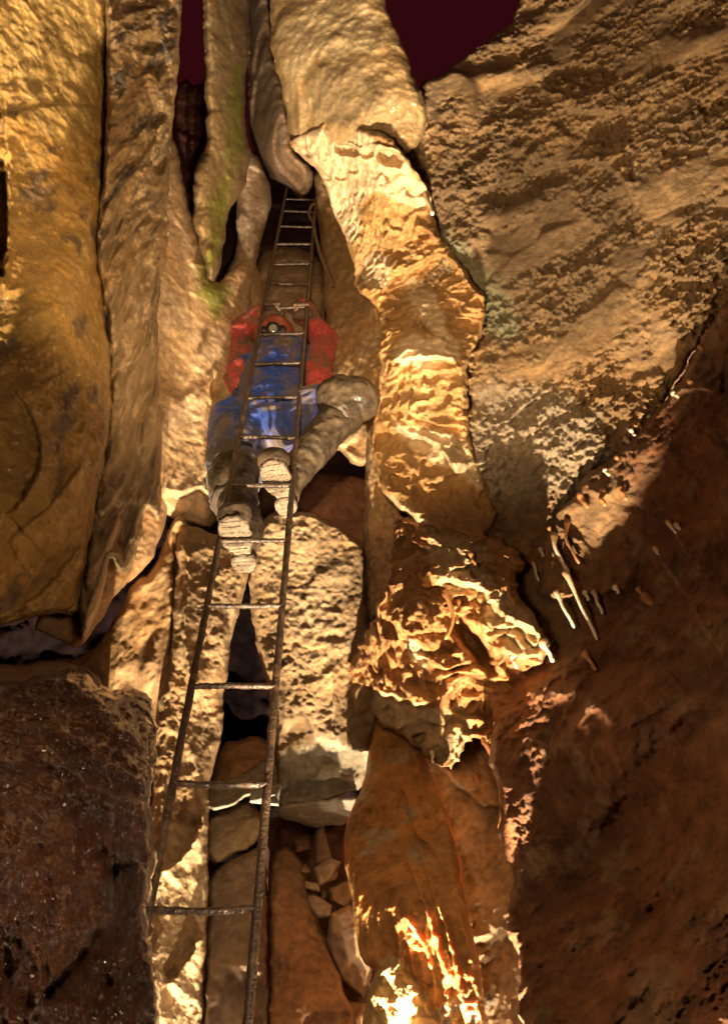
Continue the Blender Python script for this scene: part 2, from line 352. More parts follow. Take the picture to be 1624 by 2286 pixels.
rock('yellow_flowstone_wall', [(-300, -160), (236, -160), (240, 120), (236, 300), (232, 420), (212, 560), (236, 700), (250, 860), (240, 1000), (214, 1120), (198, 1230), (178, 1330), (176, 1380), (110, 1365), (50, 1385), (-20, 1400), (-300, 1420)],
     [(0, 0, 2.35), (240, 0, 2.95), (0, 700, 2.0), (120, 700, 2.02), (240, 700, 2.45), (0, 1350, 1.75), (100, 1100, 1.78), (170, 1350, 2.05), (-250, 700, 1.8)],
     WET, (.54, .31, .075), 'wet glistening yellow and orange flowstone covering the near left wall', 'flowstone', step=3.0, bulge=(40, .12), thick=.5, rough=5,
     noise=[('fbm', .12, 2.2, (1, 1, .6)), ('fbm', .05, 6, (1, 1, .5)), ('ridge', .016, 13, (1, 1, .4)), ('fbm', .030, 18, (1, 1, .7)), ('crust', .008, 26), ('fbm', .010, 50), ('groove', .03, 3, (1, 1, .5))],
     patches=[([(-20, -40), (238, -40), (236, 300), (150, 330), (0, 230)], 25, (.52, .33, .10), 40)], var=.3, var2=((.22, .14, .07), .12), vstretch=(1, 1, .5),
     ledges=[([(240, 250), (120, 235), (20, 262), (-40, 270)], .03, 40, 14), ([(30, 860), (95, 950), (100, 1040), (60, 1120), (0, 1170)], .07, 70, 12),
             ([(200, 1020), (130, 1120), (60, 1180), (0, 1230)], .05, 60, 12), ([(190, 1210), (120, 1310), (40, 1370)], .06, 40, 12),
             ([(-40, 190), (12, 195), (14, 300), (30, 420), (24, 620), (-40, 660)], .05, 30, 12)],
     pits=[(4, 480, 16, 130, 0, .14)])
rock('streaked_pillar', [(232, -160), (408, -160), (404, 60), (398, 160), (384, 300), (372, 480), (378, 560), (356, 640), (352, 760), (353, 860), (362, 940), (358, 1080), (356, 1170), (340, 1145), (322, 1130), (316, 1200), (302, 1255), (268, 1292), (248, 1230), (236, 1300), (208, 1390), (182, 1448), (176, 1340), (198, 1228), (212, 1120), (236, 1000), (246, 860), (236, 700), (208, 560), (232, 400), (240, 200)],
     [(240, 0, 2.85), (400, 0, 3.6), (330, 300, 3.0), (220, 700, 2.42), (352, 700, 3.0), (290, 900, 2.5), (180, 1430, 2.02), (350, 1150, 2.55), (270, 1280, 2.25)],
     BAND, (.44, .29, .14), 'tall pillar of dark streaked limestone ending in pointed muddy fringes', 'rock', step=2.8, bulge=(26, .14), thick=.3, rough=4, smooth=1,
     noise=[('fbm', .10, 3, (1.5, 1.5, .3)), ('ridge', .06, 7, (2.0, 2.0, .16)), ('ridge', .022, 18, (1.6, 1.6, .25)), ('fbm', .022, 26, (1, 1, .5)), ('groove', .11, 4, (1.6, 1.6, .18)), ('fbm', .014, 60)],
     var=.35, var2=(STREAK, .06), vscale=6, vstretch=(2.4, 2.4, .16),
     patches=[([(250, 620), (350, 600), (355, 1150), (270, 1290), (182, 1440), (200, 1230), (245, 1000)], 20, (.52, .36, .19), 45)],
     ledges=[([(330, 60), (300, 300), (262, 520), (230, 640)], -.06, 26, 10), ([(400, 60), (382, 330), (360, 560)], -.05, 16, 8)])
rock('shaded_rock_apron', [(345, 880), (368, 900), (388, 950), (390, 1060), (380, 1130), (362, 1190), (335, 1262), (270, 1312), (215, 1400), (180, 1450), (130, 1430), (60, 1400), (180, 1200), (280, 1000)],
     [(360, 900, 3.0), (385, 1100, 2.9), (200, 1420, 2.35), (100, 1400, 2.3)], MUD, (.38, .22, .10), 'smooth brown rock face set back behind the pointed fringes of the pillar', 'rock',
     noise=[('fbm', .06, 3), FINE], bulge=(20, .06), thick=.5)
rock('lower_left_ledge', [(-300, 1440), (60, 1500), (110, 1470), (190, 1470), (262, 1380), (300, 1290), (335, 1280), (385, 1160), (405, 1150), (425, 1180), (450, 1500), (430, 1680), (300, 1640), (100, 1700), (-300, 1700)],
     [(-200, 1500, 2.8), (100, 1490, 2.8), (400, 1160, 2.78), (400, 1560, 2.42), (260, 1540, 2.5), (0, 1650, 2.7)], MUD, (.42, .25, .11), 'sloping tan slab under the dark crack left of the ladder', 'rock', bulge=(24, .12), thick=.7,
     noise=[('facet', .10, 2.4), ('fbm', .05, 6), ('fbm', .012, 30)], ledges=[([(395, 1160), (392, 1300), (388, 1450), (385, 1560)], -.10, 40, 12)])
rock('pocket_boulder', [(-300, 1450), (20, 1490), (90, 1472), (160, 1480), (215, 1500), (240, 1560), (230, 1720), (-300, 1720)],  # added rock, keeps lamp light off the foot of the left wall
     [(-200, 1500, 1.65), (20, 1490, 1.78), (200, 1500, 1.9), (100, 1650, 1.65)], DARKR, (.22, .11, .055), 'dark brown boulder in the shaded pocket at the left edge', 'boulder',
     bulge=(26, .12), thick=.7, noise=[('facet', .10, 3), ('fbm', .04, 8), FINE])
rock('lit_rock_column', [(396, 1180), (430, 1172), (470, 1190), (520, 1200), (560, 1250), (552, 1310), (540, 1330), (522, 1400), (506, 1500), (498, 1600), (492, 1660), (478, 1720), (467, 1760), (466, 1900), (467, 2060), (460, 2200), (448, 3650), (310, 3650), (325, 2200), (318, 1960), (345, 1780), (345, 1580), (382, 1450), (392, 1300)],
     [(400, 1190, 2.72), (550, 1290, 2.64), (385, 1500, 2.32), (500, 1500, 2.40), (370, 1800, 2.02), (460, 1800, 2.14), (340, 2286, 1.62), (450, 2286, 1.76)], MUD, (.35, .225, .11),
     'pale tan rock column standing behind the left rail of the ladder', 'rock', step=2.8, bulge=(22, .12), thick=.4, rough=5,
     noise=[('fbm', .09, 2.6, (1.3, 1.3, .5)), ('fbm', .018, 9), ('facet', .03, 5), ('fbm', .014, 22), ('fbm', .010, 50)],
     patches=[([(350, 1830), (465, 1800), (465, 2500), (340, 2500)], 20, (.46, .32, .17), 40)],
     ledges=[([(415, 1200), (420, 1300), (410, 1450), (440, 1560)], .07, 20, 10), ([(465, 1800), (430, 1900), (355, 1960)], .05, 30, 14), ([(455, 2080), (420, 2150), (370, 2210)], .045, 40, 14)],
     )

# ------------------------------------------------------------------ centre
rock('chockstone', [(556, -60), (600, -60), (604, 90), (612, 130), (636, 210), (648, 290), (650, 330), (700, 372), (698, 425), (672, 450), (655, 432), (620, 405), (592, 392), (566, 335), (552, 260), (556, 120)],
     [(580, 0, 6.0), (600, 150, 5.4), (560, 300, 5.6), (640, 330, 4.7), (690, 400, 4.9), (600, 390, 5.3)], MUD, (.22, .14, .085),
     'smooth grey brown boulder wedged in the shaft above the top of the ladder', 'boulder', bulge=(26, .35), thick=1.2, rough=3,
     noise=[('facet', .16, 2), ('fbm', .04, 8), FINE])
rock('shaft_boulder', [(575, 565), (640, 545), (715, 570), (728, 640), (722, 780), (560, 780), (568, 640)],
     [(580, 570, 5.0), (720, 570, 5.0), (570, 770, 4.1), (720, 770, 4.1), (650, 660, 4.3)], MUD, (.40, .28, .18), 'pinkish brown boulder behind the rungs above the climber', 'boulder', bulge=(18, .2), thick=.6,
     noise=[('facet', .16, 4), ('fbm', .04, 10), FINE])
rock('right_shaft_wall', [(698, 370), (730, 380), (790, 420), (850, 520), (870, 600), (900, 900), (900, 1300), (862, 1350), (822, 1405), (812, 1330), (808, 1210), (815, 1100), (816, 1000), (826, 900), (790, 870), (745, 870), (732, 800), (724, 700), (722, 640), (718, 560), (706, 470)],
     [(700, 380, 5.2), (790, 600, 4.2), (730, 850, 3.6), (850, 700, 3.6), (860, 1300, 2.65), (815, 1390, 2.6), (825, 900, 3.25)], MUD, TAN,
     'rough tan wall strip to the right of the ladder and climber', 'rock', bulge=(16, .15), thick=.6,
     noise=[('fbm', .12, 3, (1.4, 1.4, .4)), ('ridge', .05, 7, (1.5, 1.5, .4)), ('fbm', .03, 14), ('mfbm', .03, 34)])
rock('alcove_boulder', [(690, 1068), (720, 1052), (770, 1062), (830, 1066), (830, 1250), (790, 1220), (740, 1180), (660, 1150), (650, 1120)],
     [(660, 1100, 3.5), (830, 1070, 3.5), (740, 1120, 3.25), (820, 1240, 3.1)], DARKR, (.34, .15, .07), 'dark reddish boulder lying in the alcove right of the boots', 'boulder', bulge=(18, .15), thick=.5, back=True,
     noise=[('facet', .22, 3), ('fbm', .03, 12)])
rock('alcove_ledge', [(735, 1000), (770, 960), (830, 930), (835, 1030), (790, 1045), (765, 1010)],
     [(740, 1000, 3.3), (830, 930, 3.35), (820, 1030, 3.2)], MUD, TANL, 'pale rock ledge under the bent knee', 'rock', bulge=(12, .08), thick=.4, back=True, noise=[('facet', .06, 6), FINE])
rock('centre_rock_face', [(584, 1160), (610, 1142), (660, 1138), (700, 1150), (745, 1172), (800, 1208), (816, 1236), (812, 1330), (824, 1400), (850, 1480), (850, 1600), (822, 1690), (814, 1762), (760, 1772), (700, 1800), (612, 1806), (606, 1750), (612, 1690), (606, 1600), (588, 1500), (572, 1430), (556, 1350), (560, 1290), (548, 1230)],
     [(590, 1160, 2.80), (800, 1215, 2.74), (556, 1340, 2.62), (840, 1450, 2.45), (640, 1500, 2.50), (610, 1790, 2.28), (812, 1760, 2.28)], DRY, (.33, .21, .10),
     'broad rough tan rock face behind the ladder below the boots', 'rock', step=2.8, bulge=(18, .10), thick=.5, rough=5,
     noise=[('facet', .09, 3.0, (1, 1, .8)), ('fbm', .03, 5), ('ridge', .010, 13, (.6, 1, 1.5)), ('fbm', .020, 22), ('fbm', .014, 50), ('facet', .03, 9)],
     patches=[([(630, 1660), (815, 1640), (815, 1800), (612, 1806)], 14, (.45, .38, .26), 30)],
     ledges=[([(815, 1770), (730, 1740), (640, 1770), (606, 1780)], -.05, 25, 14), ([(820, 1500), (790, 1560), (810, 1600)], .06, 40, 10)],
     pits=[(745, 1620, 5, 60, .05, .03)])
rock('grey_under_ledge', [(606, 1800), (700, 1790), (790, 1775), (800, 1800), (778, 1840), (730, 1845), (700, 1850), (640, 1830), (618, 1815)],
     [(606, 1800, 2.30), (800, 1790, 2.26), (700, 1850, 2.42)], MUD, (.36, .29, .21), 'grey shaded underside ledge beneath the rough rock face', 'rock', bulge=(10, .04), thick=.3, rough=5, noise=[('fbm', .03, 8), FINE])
rock('wedge_boulder', [(470, 1745), (492, 1660), (540, 1650), (565, 1640), (604, 1660), (606, 1700), (540, 1745), (468, 1790)],
     [(475, 1670, 2.5), (604, 1660, 2.5), (470, 1790, 2.26), (604, 1750, 2.28)], MUD, (.45, .24, .10), 'orange brown boulder at the foot of the dark gap', 'boulder', bulge=(16, .12), thick=.4, back=True, rough=5, noise=[('facet', .08, 5), ('fbm', .02, 14)])
rock('pale_wedge_slab', [(462, 1775), (470, 1748), (530, 1735), (604, 1690), (618, 1720), (618, 1765), (560, 1772), (520, 1800), (464, 1812)],
     [(466, 1780, 2.22), (610, 1700, 2.3), (600, 1765, 2.15)], MUD, (.26, .22, .15), 'pale blue grey wet wedge of stone crossing behind the lower rung', 'stone', bulge=(8, .04), thick=.3, back=True, rough=3, noise=[('facet', .03, 8), FINE])
rock('grey_block', [(560, 1765), (590, 1758), (628, 1750), (622, 1800), (556, 1792)], [(560, 1765, 2.12), (628, 1750, 2.12), (600, 1800, 2.05)], MUD, (.30, .28, .23), 'small square grey stone wedged beside the right rail', 'stone', bulge=(6, .03), thick=.12, back=True, smooth=0, rough=1, noise=[('facet', .02, 14)])
rock('diagonal_slab', [(464, 1812), (500, 1800), (552, 1782), (575, 1800), (586, 1840), (584, 1875), (530, 1905), (464, 1935)],
     [(466, 1815, 2.34), (580, 1800, 2.36), (584, 1875, 2.2), (464, 1930, 2.14)], MUD, (.40, .28, .17), 'greyish slab split by a diagonal pale band behind the ladder', 'rock', bulge=(7, .04), thick=.3, rough=5, noise=[('facet', .09, 4), ('fbm', .02, 14), FINE],
     patches=[([(464, 1895), (584, 1825), (584, 1880), (464, 1940)], 3, (.52, .36, .21), 4)])
rock('smooth_slab', [(464, 1945), (530, 1910), (586, 1885), (596, 1950), (594, 2100), (600, 2286), (606, 2500), (446, 2500), (458, 2200), (466, 2060)],
     [(466, 1945, 2.16), (586, 1890, 2.22), (450, 2286, 1.74), (600, 2286, 1.75)], MUD, (.34, .235, .145), 'large smooth brown slab filling the gap between the ladder rails', 'rock', bulge=(9, .05), thick=.3, rough=5, noise=[('fbm', .05, 3), ('facet', .06, 4), ('fbm', .018, 16), ('mfbm', .014, 40)])
rock('long_slab', [(598, 1900), (640, 1885), (668, 1905), (700, 2010), (720, 2080), (770, 2210), (800, 2300), (820, 2500), (596, 2500), (600, 2100)],
     [(600, 1900, 2.34), (670, 1910, 2.34), (600, 2286, 1.75), (790, 2286, 1.75), (700, 2150, 1.92)], MUD, (.42, .22, .10), 'long reddish slab leaning right of the ladder foot', 'rock', bulge=(14, .10), thick=.4, rough=6, noise=[('facet', .10, 3.5, (1.4, 1.4, .6)), ('fbm', .03, 9), ('ridge', .02, 10, (1.6, 1.6, .3)), ('fbm', .014, 34)])
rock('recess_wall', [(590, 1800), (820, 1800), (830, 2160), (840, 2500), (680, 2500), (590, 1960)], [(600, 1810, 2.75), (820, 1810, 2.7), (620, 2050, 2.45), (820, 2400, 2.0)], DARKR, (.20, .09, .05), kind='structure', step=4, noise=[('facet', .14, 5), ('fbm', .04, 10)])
for nm, pl, dd, c, lb in [
    ('fallen_rock', [(735, 2040), (780, 2020), (812, 2060), (830, 2160), (810, 2230), (760, 2190), (728, 2110)], 1.98, (.42, .28, .17), 'tallest tan block leaning against the curtain edge'),
    ('fallen_rock', [(700, 1935), (735, 1915), (762, 1925), (740, 1965), (710, 1985)], 2.22, (.46, .32, .20), 'flat tan stone highest in the rubble right of the ladder'),
    ('fallen_rock', [(680, 1966), (710, 1972), (714, 1990), (680, 1984)], 2.12, (.50, .38, .25), 'small pale squarish stone in the rubble'),
    ('fallen_rock', [(684, 1998), (700, 1994), (742, 2020), (738, 2050), (712, 2052), (686, 2022)], 2.08, (.46, .33, .22), 'rounded tan stone below the small pale one'),
    ('fallen_rock', [(732, 1985), (775, 1965), (790, 2000), (770, 2030), (738, 2015)], 2.15, (.40, .25, .14), 'brown angular stone beside the curtain edge'),
    ('fallen_rock', [(705, 1850), (722, 1838), (730, 1880), (745, 1930), (700, 1935), (698, 1890)], 2.4, (.36, .22, .14), 'upright dark pointed stone at the back of the recess'),
    ('fallen_rock', [(650, 1870), (690, 1860), (694, 1900), (660, 1905)], 2.4, (.34, .17, .09), 'dark stone in the back left of the recess'),
    ('fallen_rock', [(760, 2230), (815, 2240), (850, 2330), (860, 2420), (800, 2420)], 1.85, (.40, .23, .12), 'brown stone lying lowest beside the long slab')]:
    x = [q[0] for q in pl]; y = [q[1] for q in pl]
    rock(nm, pl, [(min(x), min(y), dd + .06), (max(x), min(y), dd + .05), ((min(x) + max(x)) / 2, max(y), dd - .06)], MUD, c, lb, 'stone', group='fallen stones in the recess right of the ladder',
         bulge=(9, .07), thick=.12, back=True, rough=2, smooth=0, step=2.6, noise=[('facet', .06, 9), ('fbm', .012, 20)])

rc = random.Random(3)
for k in range(12):
    cx_ = rc.uniform(640, 815); cy_ = rc.uniform(1860, 2010) if k < 7 else rc.uniform(2010, 2230); cx_ = cx_ if k < 7 else 745 + (cy_ - 2010) * .22 + rc.uniform(0, 40)
    rr_ = rc.uniform(9, 19); a0 = rc.uniform(0, 6)
    pl = [(cx_ + rr_ * rc.uniform(.7, 1.25) * math.cos(a0 + i * 1.05), cy_ + rr_ * rc.uniform(.6, 1.2) * math.sin(a0 + i * 1.05)) for i in range(6)]
    dd = 2.36 - (cy_ - 1860) * .0011
    rock('stone_chip', pl, [(cx_ - rr_, cy_ - rr_, dd + .04), (cx_ + rr_, cy_ - rr_, dd + .05), (cx_, cy_ + rr_, dd - .03)], MUD, (.38 + rc.uniform(-.1, .06), .24, .14), 'small broken chip lying in the rubble recess right of the ladder', 'stone',
         group='small broken chips in the rubble recess', bulge=(5, .03), thick=.06, back=True, rough=1, smooth=0, step=2.4, noise=[('facet', .03, 20)])

# ------------------------------------------------------------------ right side flowstone
rock('upper_flowstone', [(606, -160), (850, -160), (858, 0), (880, 60), (905, 110), (920, 170), (948, 215), (955, 270), (935, 320), (905, 352), (860, 335), (760, 320), (660, 330), (640, 300), (636, 220), (612, 140), (600, 70)],
     [(610, 0, 4.5), (850, 0, 3.9), (730, 150, 3.75), (640, 290, 4.2), (930, 300, 3.55), (780, 290, 3.6)], WET, (.46, .30, .13),
     'big rounded wet flowstone mass hanging at the top centre', 'flowstone', step=3, bulge=(36, .12), thick=.6, rough=5,
     noise=[('fbm', .15, 2.2, (1, 1, .6)), ('facet', .06, 3), ('fbm', .02, 10, (1.2, 1.2, .4)), ('ridge', .010, 16, (1.3, 1.3, .5)), ('fbm', .012, 40)],
     patches=[([(690, 160), (790, 140), (850, 180), (830, 270), (700, 270)], 15, (.30, .20, .09), 35), ([(630, 0), (840, 0), (850, 120), (700, 130), (640, 200)], 20, (.56, .40, .20), 40)])
rock('ribbed_flowstone', [(638, 318), (655, 300), (700, 288), (735, 272), (800, 283), (865, 300), (905, 345), (930, 390), (962, 430), (970, 480), (978, 525), (1012, 562), (1052, 620), (1090, 682), (1075, 740), (1040, 800), (1045, 900), (1050, 1000), (1085, 1080), (1110, 1160), (1060, 1210), (985, 1200), (930, 1168), (875, 1125), (846, 1080), (832, 1020), (828, 950), (842, 900), (846, 800), (856, 720), (835, 675), (796, 655), (786, 580), (770, 530), (745, 480), (728, 430), (715, 385), (680, 358)],
     [(650, 320, 4.1), (760, 290, 3.7), (900, 345, 3.35), (740, 470, 4.1), (860, 480, 3.5), (970, 500, 3.48), (850, 700, 3.35), (1080, 690, 3.08), (920, 800, 2.95), (840, 950, 2.95), (1040, 950, 2.75), (940, 1160, 2.52), (1080, 1180, 2.5)],
     CALC, (.42, .235, .085), 'long brown flowstone flank with cream lips running down right of the ladder', 'flowstone', step=2.6, bulge=(12, .05), thick=.4, rough=7,
     noise=[('fbm', .08, 3.5), ('terrace', .030, 2.2), ('fbm', .03, 11), ('crust', .010, 16), ('lump', .010, 28), ('fbm', .014, 46)], var=.3,
     patches=[([(645, 320), (700, 290), (790, 285), (900, 345), (960, 430), (965, 470), (900, 450), (830, 420), (760, 500), (780, 560), (740, 470), (700, 380)], 7, CREAM, 14),
              ([(735, 440), (800, 430), (805, 500), (775, 560), (750, 500)], 6, CREAM, 22),
              ([(800, 570), (870, 560), (865, 640), (810, 640)], 6, CREAM, 16), ([(890, 600), (960, 640), (1010, 740), (1000, 780), (920, 700)], 6, CREAM, 18),
              ([(900, 740), (1000, 740), (1030, 800), (990, 820), (860, 810)], 6, CREAM, 20), ([(860, 920), (920, 960), (1010, 960), (1030, 1060), (990, 1040), (900, 990)], 5, CREAM, 18),
              ([(840, 1090), (880, 1110), (980, 1180), (930, 1190), (860, 1130)], 5, CREAM, 8), ([(990, 960), (1050, 1000), (1085, 1100), (1020, 1060)], 8, (.60, .44, .25), 20)],
     ledges=[([(650, 345), (720, 385), (790, 425), (830, 415), (880, 440), (965, 445)], .05, 30, 10),
             ([(790, 470), (830, 490), (850, 540), (905, 560)], .07, 40, 9),
             ([(795, 590), (850, 590), (890, 605), (945, 580), (985, 565), (1020, 590), (1060, 650), (1110, 690)], .09, 45, 11),
             ([(850, 810), (900, 800), (960, 790), (1010, 800), (1035, 840)], .09, 45, 12),
             ([(830, 960), (880, 950), (930, 970), (980, 990), (1030, 1060)], .07, 40, 12),
             ([(860, 1010), (920, 1040), (955, 1100)], .05, 30, 9), ([(835, 1060), (870, 1110), (940, 1160), (1010, 1190)], .05, 26, 12),
             ([(920, 505), (950, 510), (968, 540)], .05, 16, 8)],
     pits=[(775, 335, 34, 14, .25, .09), (868, 352, 32, 20, .35, .13), (672, 338, 26, 10, .5, .06), (820, 340, 22, 14, -.4, .05), (760, 395, 16, 10, 0, .04), (725, 395, 16, 8, .3, .04), (945, 525, 16, 12, 0, .05), (880, 1075, 12, 22, -.3, .05), (790, 380, 14, 9, 0, .04)])
rock('nodular_flowstone', [(880, 1150), (945, 1165), (1000, 1190), (1100, 1190), (1180, 1250), (1140, 1300), (1200, 1390), (1232, 1440), (1236, 1490), (1180, 1500), (1150, 1560), (1105, 1610), (1095, 1670), (1045, 1640), (1015, 1718), (965, 1702), (930, 1670), (870, 1630), (830, 1592), (795, 1556), (752, 1502), (800, 1440), (822, 1400), (858, 1330), (868, 1230)],
     [(880, 1180, 2.50), (1100, 1200, 2.42), (1240, 1480, 2.04), (755, 1500, 2.42), (900, 1400, 2.18), (1000, 1700, 2.12), (960, 1280, 2.26), (1100, 1400, 2.12), (960, 1560, 2.12), (1090, 1560, 2.16)],
     CALC, (.40, .20, .07), 'jagged nodular flowstone mass with glittering cream edges in the middle right', 'flowstone', step=2.6, bulge=(14, .10), thick=.3, rough=11, rscale=24,
     noise=[('fbm', .10, 3.2), ('terrace', .045, 2.6), ('crust', .028, 9), ('lump', .022, 18), ('fbm', .03, 26), ('fbm', .014, 50)], var=.35,
     patches=[([(950, 1160), (1050, 1180), (1100, 1290), (1210, 1420), (1225, 1490), (1130, 1470), (1090, 1400), (1050, 1330), (980, 1310)], 8, (.50, .35, .18), 34),
              ([(790, 1550), (860, 1540), (960, 1590), (1040, 1570), (1050, 1640), (1010, 1715), (930, 1668), (840, 1600)], 8, (.52, .37, .19), 22), ([(900, 1420), (930, 1430), (960, 1500), (910, 1470)], 5, CREAM, 8)],
     ledges=[([(760, 1515), (850, 1540), (930, 1570), (990, 1560), (1040, 1480)], .10, 50, 16), ([(955, 1290), (1020, 1290), (1080, 1310), (1120, 1370), (1190, 1400), (1225, 1440)], .09, 40, 16),
             ([(1110, 1440), (1160, 1470), (1220, 1480)], .08, 40, 14), ([(950, 1190), (1000, 1230), (1060, 1240)], .05, 30, 12)],
     pits=[(1055, 1440, 101, 30, .9, .22)])
rock('lower_right_rock', [(835, 1600), (900, 1620), (1010, 1660), (1060, 1600), (1120, 1640), (1110, 1760), (1150, 1850), (1200, 1960), (1230, 2060), (1270, 2200), (1380, 2600), (960, 2600), (900, 2100), (850, 1800)],
     [(850, 1620, 2.6), (1110, 1700, 2.36), (1000, 2286, 1.76), (1140, 1960, 1.92), (1100, 2286, 1.66)], MUD, (.40, .25, .13), 'grey brown rock between the orange curtain and the dark red wall', 'rock', bulge=(30, .1), thick=.4,
     noise=[('fbm', .10, 3, (1, 1, .6)), ('facet', .05, 5), ('fbm', .025, 14), FINE], ledges=[([(960, 1640), (985, 1720), (1070, 1790), (1140, 1810)], .06, 50, 12)], var=.4, var2=((.34, .28, .2), .12))
rock('flowstone_curtain', [(838, 1596), (850, 1620), (900, 1640), (960, 1700), (985, 1790), (1010, 1850), (1030, 1960), (1048, 2060), (1080, 2180), (1120, 2800), (790, 2800), (812, 2270), (832, 2180), (836, 2166), (806, 2148), (795, 2090), (786, 2010), (772, 1950), (767, 1880), (776, 1820), (812, 1756), (820, 1690)],
     [(840, 1610, 2.34), (900, 1700, 2.16), (780, 1860, 1.94), (960, 1850, 1.90), (810, 2140, 1.55), (830, 2286, 1.42), (1050, 2200, 1.38), (900, 2000, 1.56)], CURT, (.50, .235, .065),
     'tall orange flowstone curtain hanging beside the ladder foot with bright thin edges', 'flowstone', step=2.4, bulge=(20, .07), thick=.10, back=True, rough=3,
     noise=[('fbm', .06, 4, (1.2, 1.2, .5)), ('ridge', .02, 12, (1.6, 1.6, .4)), ('fbm', .022, 20), ('fbm', .010, 50)], var=.55, var2=((.46, .33, .19), .10),
     patches=[([(830, 2150), (880, 2130), (910, 2160), (990, 2290), (1000, 2500), (790, 2500), (812, 2270)], 8, (.60, .40, .17), 14)],
     ledges=[([(890, 1720), (930, 1860), (965, 1990), (1010, 2110), (1040, 2300)], .035, 26, 8, 4), ([(905, 1900), (945, 2010), (985, 2140), (1000, 2200)], .03, 20, 7, 4),
             ([(925, 1850), (960, 1890), (990, 1925)], .03, 14, 6, 4), ([(900, 2040), (950, 2110), (965, 2170)], .025, 20, 7, 4)],)
rock('bright_flowstone_foot', [(806, 2290), (816, 2240), (834, 2190), (840, 2160), (868, 2150), (884, 2128), (900, 2134), (904, 2165), (930, 2190), (960, 2240), (1000, 2300), (1010, 2500), (796, 2500)],
     [(820, 2200, 1.47), (890, 2140, 1.46), (1000, 2300, 1.34), (820, 2300, 1.40), (900, 2230, 1.40)], CALC, (.58, .40, .18), 'small gleaming cream flowstone lobe at the bottom centre', 'flowstone', step=2.2, bulge=(22, .07), thick=.15, back=True, rough=5, rscale=18,
     noise=[('lump', .03, 18), ('fbm', .03, 16), ('ridge', .01, 30)])
# ------------------------------------------------------------------ lower left near rock
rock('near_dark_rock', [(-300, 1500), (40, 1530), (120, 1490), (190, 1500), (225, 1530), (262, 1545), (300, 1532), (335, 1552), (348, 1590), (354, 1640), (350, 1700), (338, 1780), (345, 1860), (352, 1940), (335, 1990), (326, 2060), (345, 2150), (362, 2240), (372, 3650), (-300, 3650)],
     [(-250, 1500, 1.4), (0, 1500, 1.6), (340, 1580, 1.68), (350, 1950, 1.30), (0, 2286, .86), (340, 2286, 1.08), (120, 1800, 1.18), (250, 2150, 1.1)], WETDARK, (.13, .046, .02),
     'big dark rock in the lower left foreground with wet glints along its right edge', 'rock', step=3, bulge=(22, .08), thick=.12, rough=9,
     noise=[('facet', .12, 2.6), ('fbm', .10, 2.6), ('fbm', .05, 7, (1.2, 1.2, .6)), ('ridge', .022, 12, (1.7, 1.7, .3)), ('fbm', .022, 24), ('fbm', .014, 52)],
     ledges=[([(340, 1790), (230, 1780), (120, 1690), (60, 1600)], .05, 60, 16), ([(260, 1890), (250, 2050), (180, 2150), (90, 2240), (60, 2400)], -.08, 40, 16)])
# ------------------------------------------------------------------ ladder
def plain(name, color, rough=.5, metal=0, bump=.3, scale=120, spec=.5, var=.4, dirt=None, dscale=14, dlim=.5, sheen=0, ddist=.004):
    m = bpy.data.materials.new(name); m.use_nodes = True; nt = m.node_tree; N = nt.nodes; L = nt.links; b = N['Principled BSDF']
    tc = N.new('ShaderNodeTexCoord'); n = N.new('ShaderNodeTexNoise'); n.inputs['Scale'].default_value = scale; n.inputs['Detail'].default_value = 7
    L.new(tc.outputs['Object'], n.inputs['Vector'])
    cr = N.new('ShaderNodeValToRGB'); cr.color_ramp.elements[0].position = .3; cr.color_ramp.elements[1].position = .7
    cr.color_ramp.elements[0].color = (*[c * (1 - var) for c in color], 1); cr.color_ramp.elements[1].color = (*[min(1, c * (1 + var * .6)) for c in color], 1)
    L.new(n.outputs[0], cr.inputs[0]); out = cr.outputs[0]
    if dirt:
        n2 = N.new('ShaderNodeTexNoise'); n2.inputs['Scale'].default_value = dscale; n2.inputs['Detail'].default_value = 8; n2.inputs['Roughness'].default_value = .65
        L.new(tc.outputs['Object'], n2.inputs['Vector'])
        mr = N.new('ShaderNodeMapRange'); mr.inputs[1].default_value = dlim - .07; mr.inputs[2].default_value = dlim + .1; L.new(n2.outputs[0], mr.inputs[0])
        mx = N.new('ShaderNodeMix'); mx.data_type = 'RGBA'; L.new(mr.outputs[0], mx.inputs[0]); L.new(out, mx.inputs[6]); mx.inputs[7].default_value = (*dirt, 1); out = mx.outputs[2]
    L.new(out, b.inputs['Base Color']); b.inputs['Roughness'].default_value = rough; b.inputs['Metallic'].default_value = metal; b.inputs['Specular IOR Level'].default_value = spec
    bp = N.new('ShaderNodeBump'); bp.inputs['Strength'].default_value = bump; bp.inputs['Distance'].default_value = ddist
    L.new(n.outputs[0], bp.inputs['Height']); L.new(bp.outputs[0], b.inputs['Normal'])
    if sheen: b.inputs['Sheen Weight'].default_value = sheen
    return m
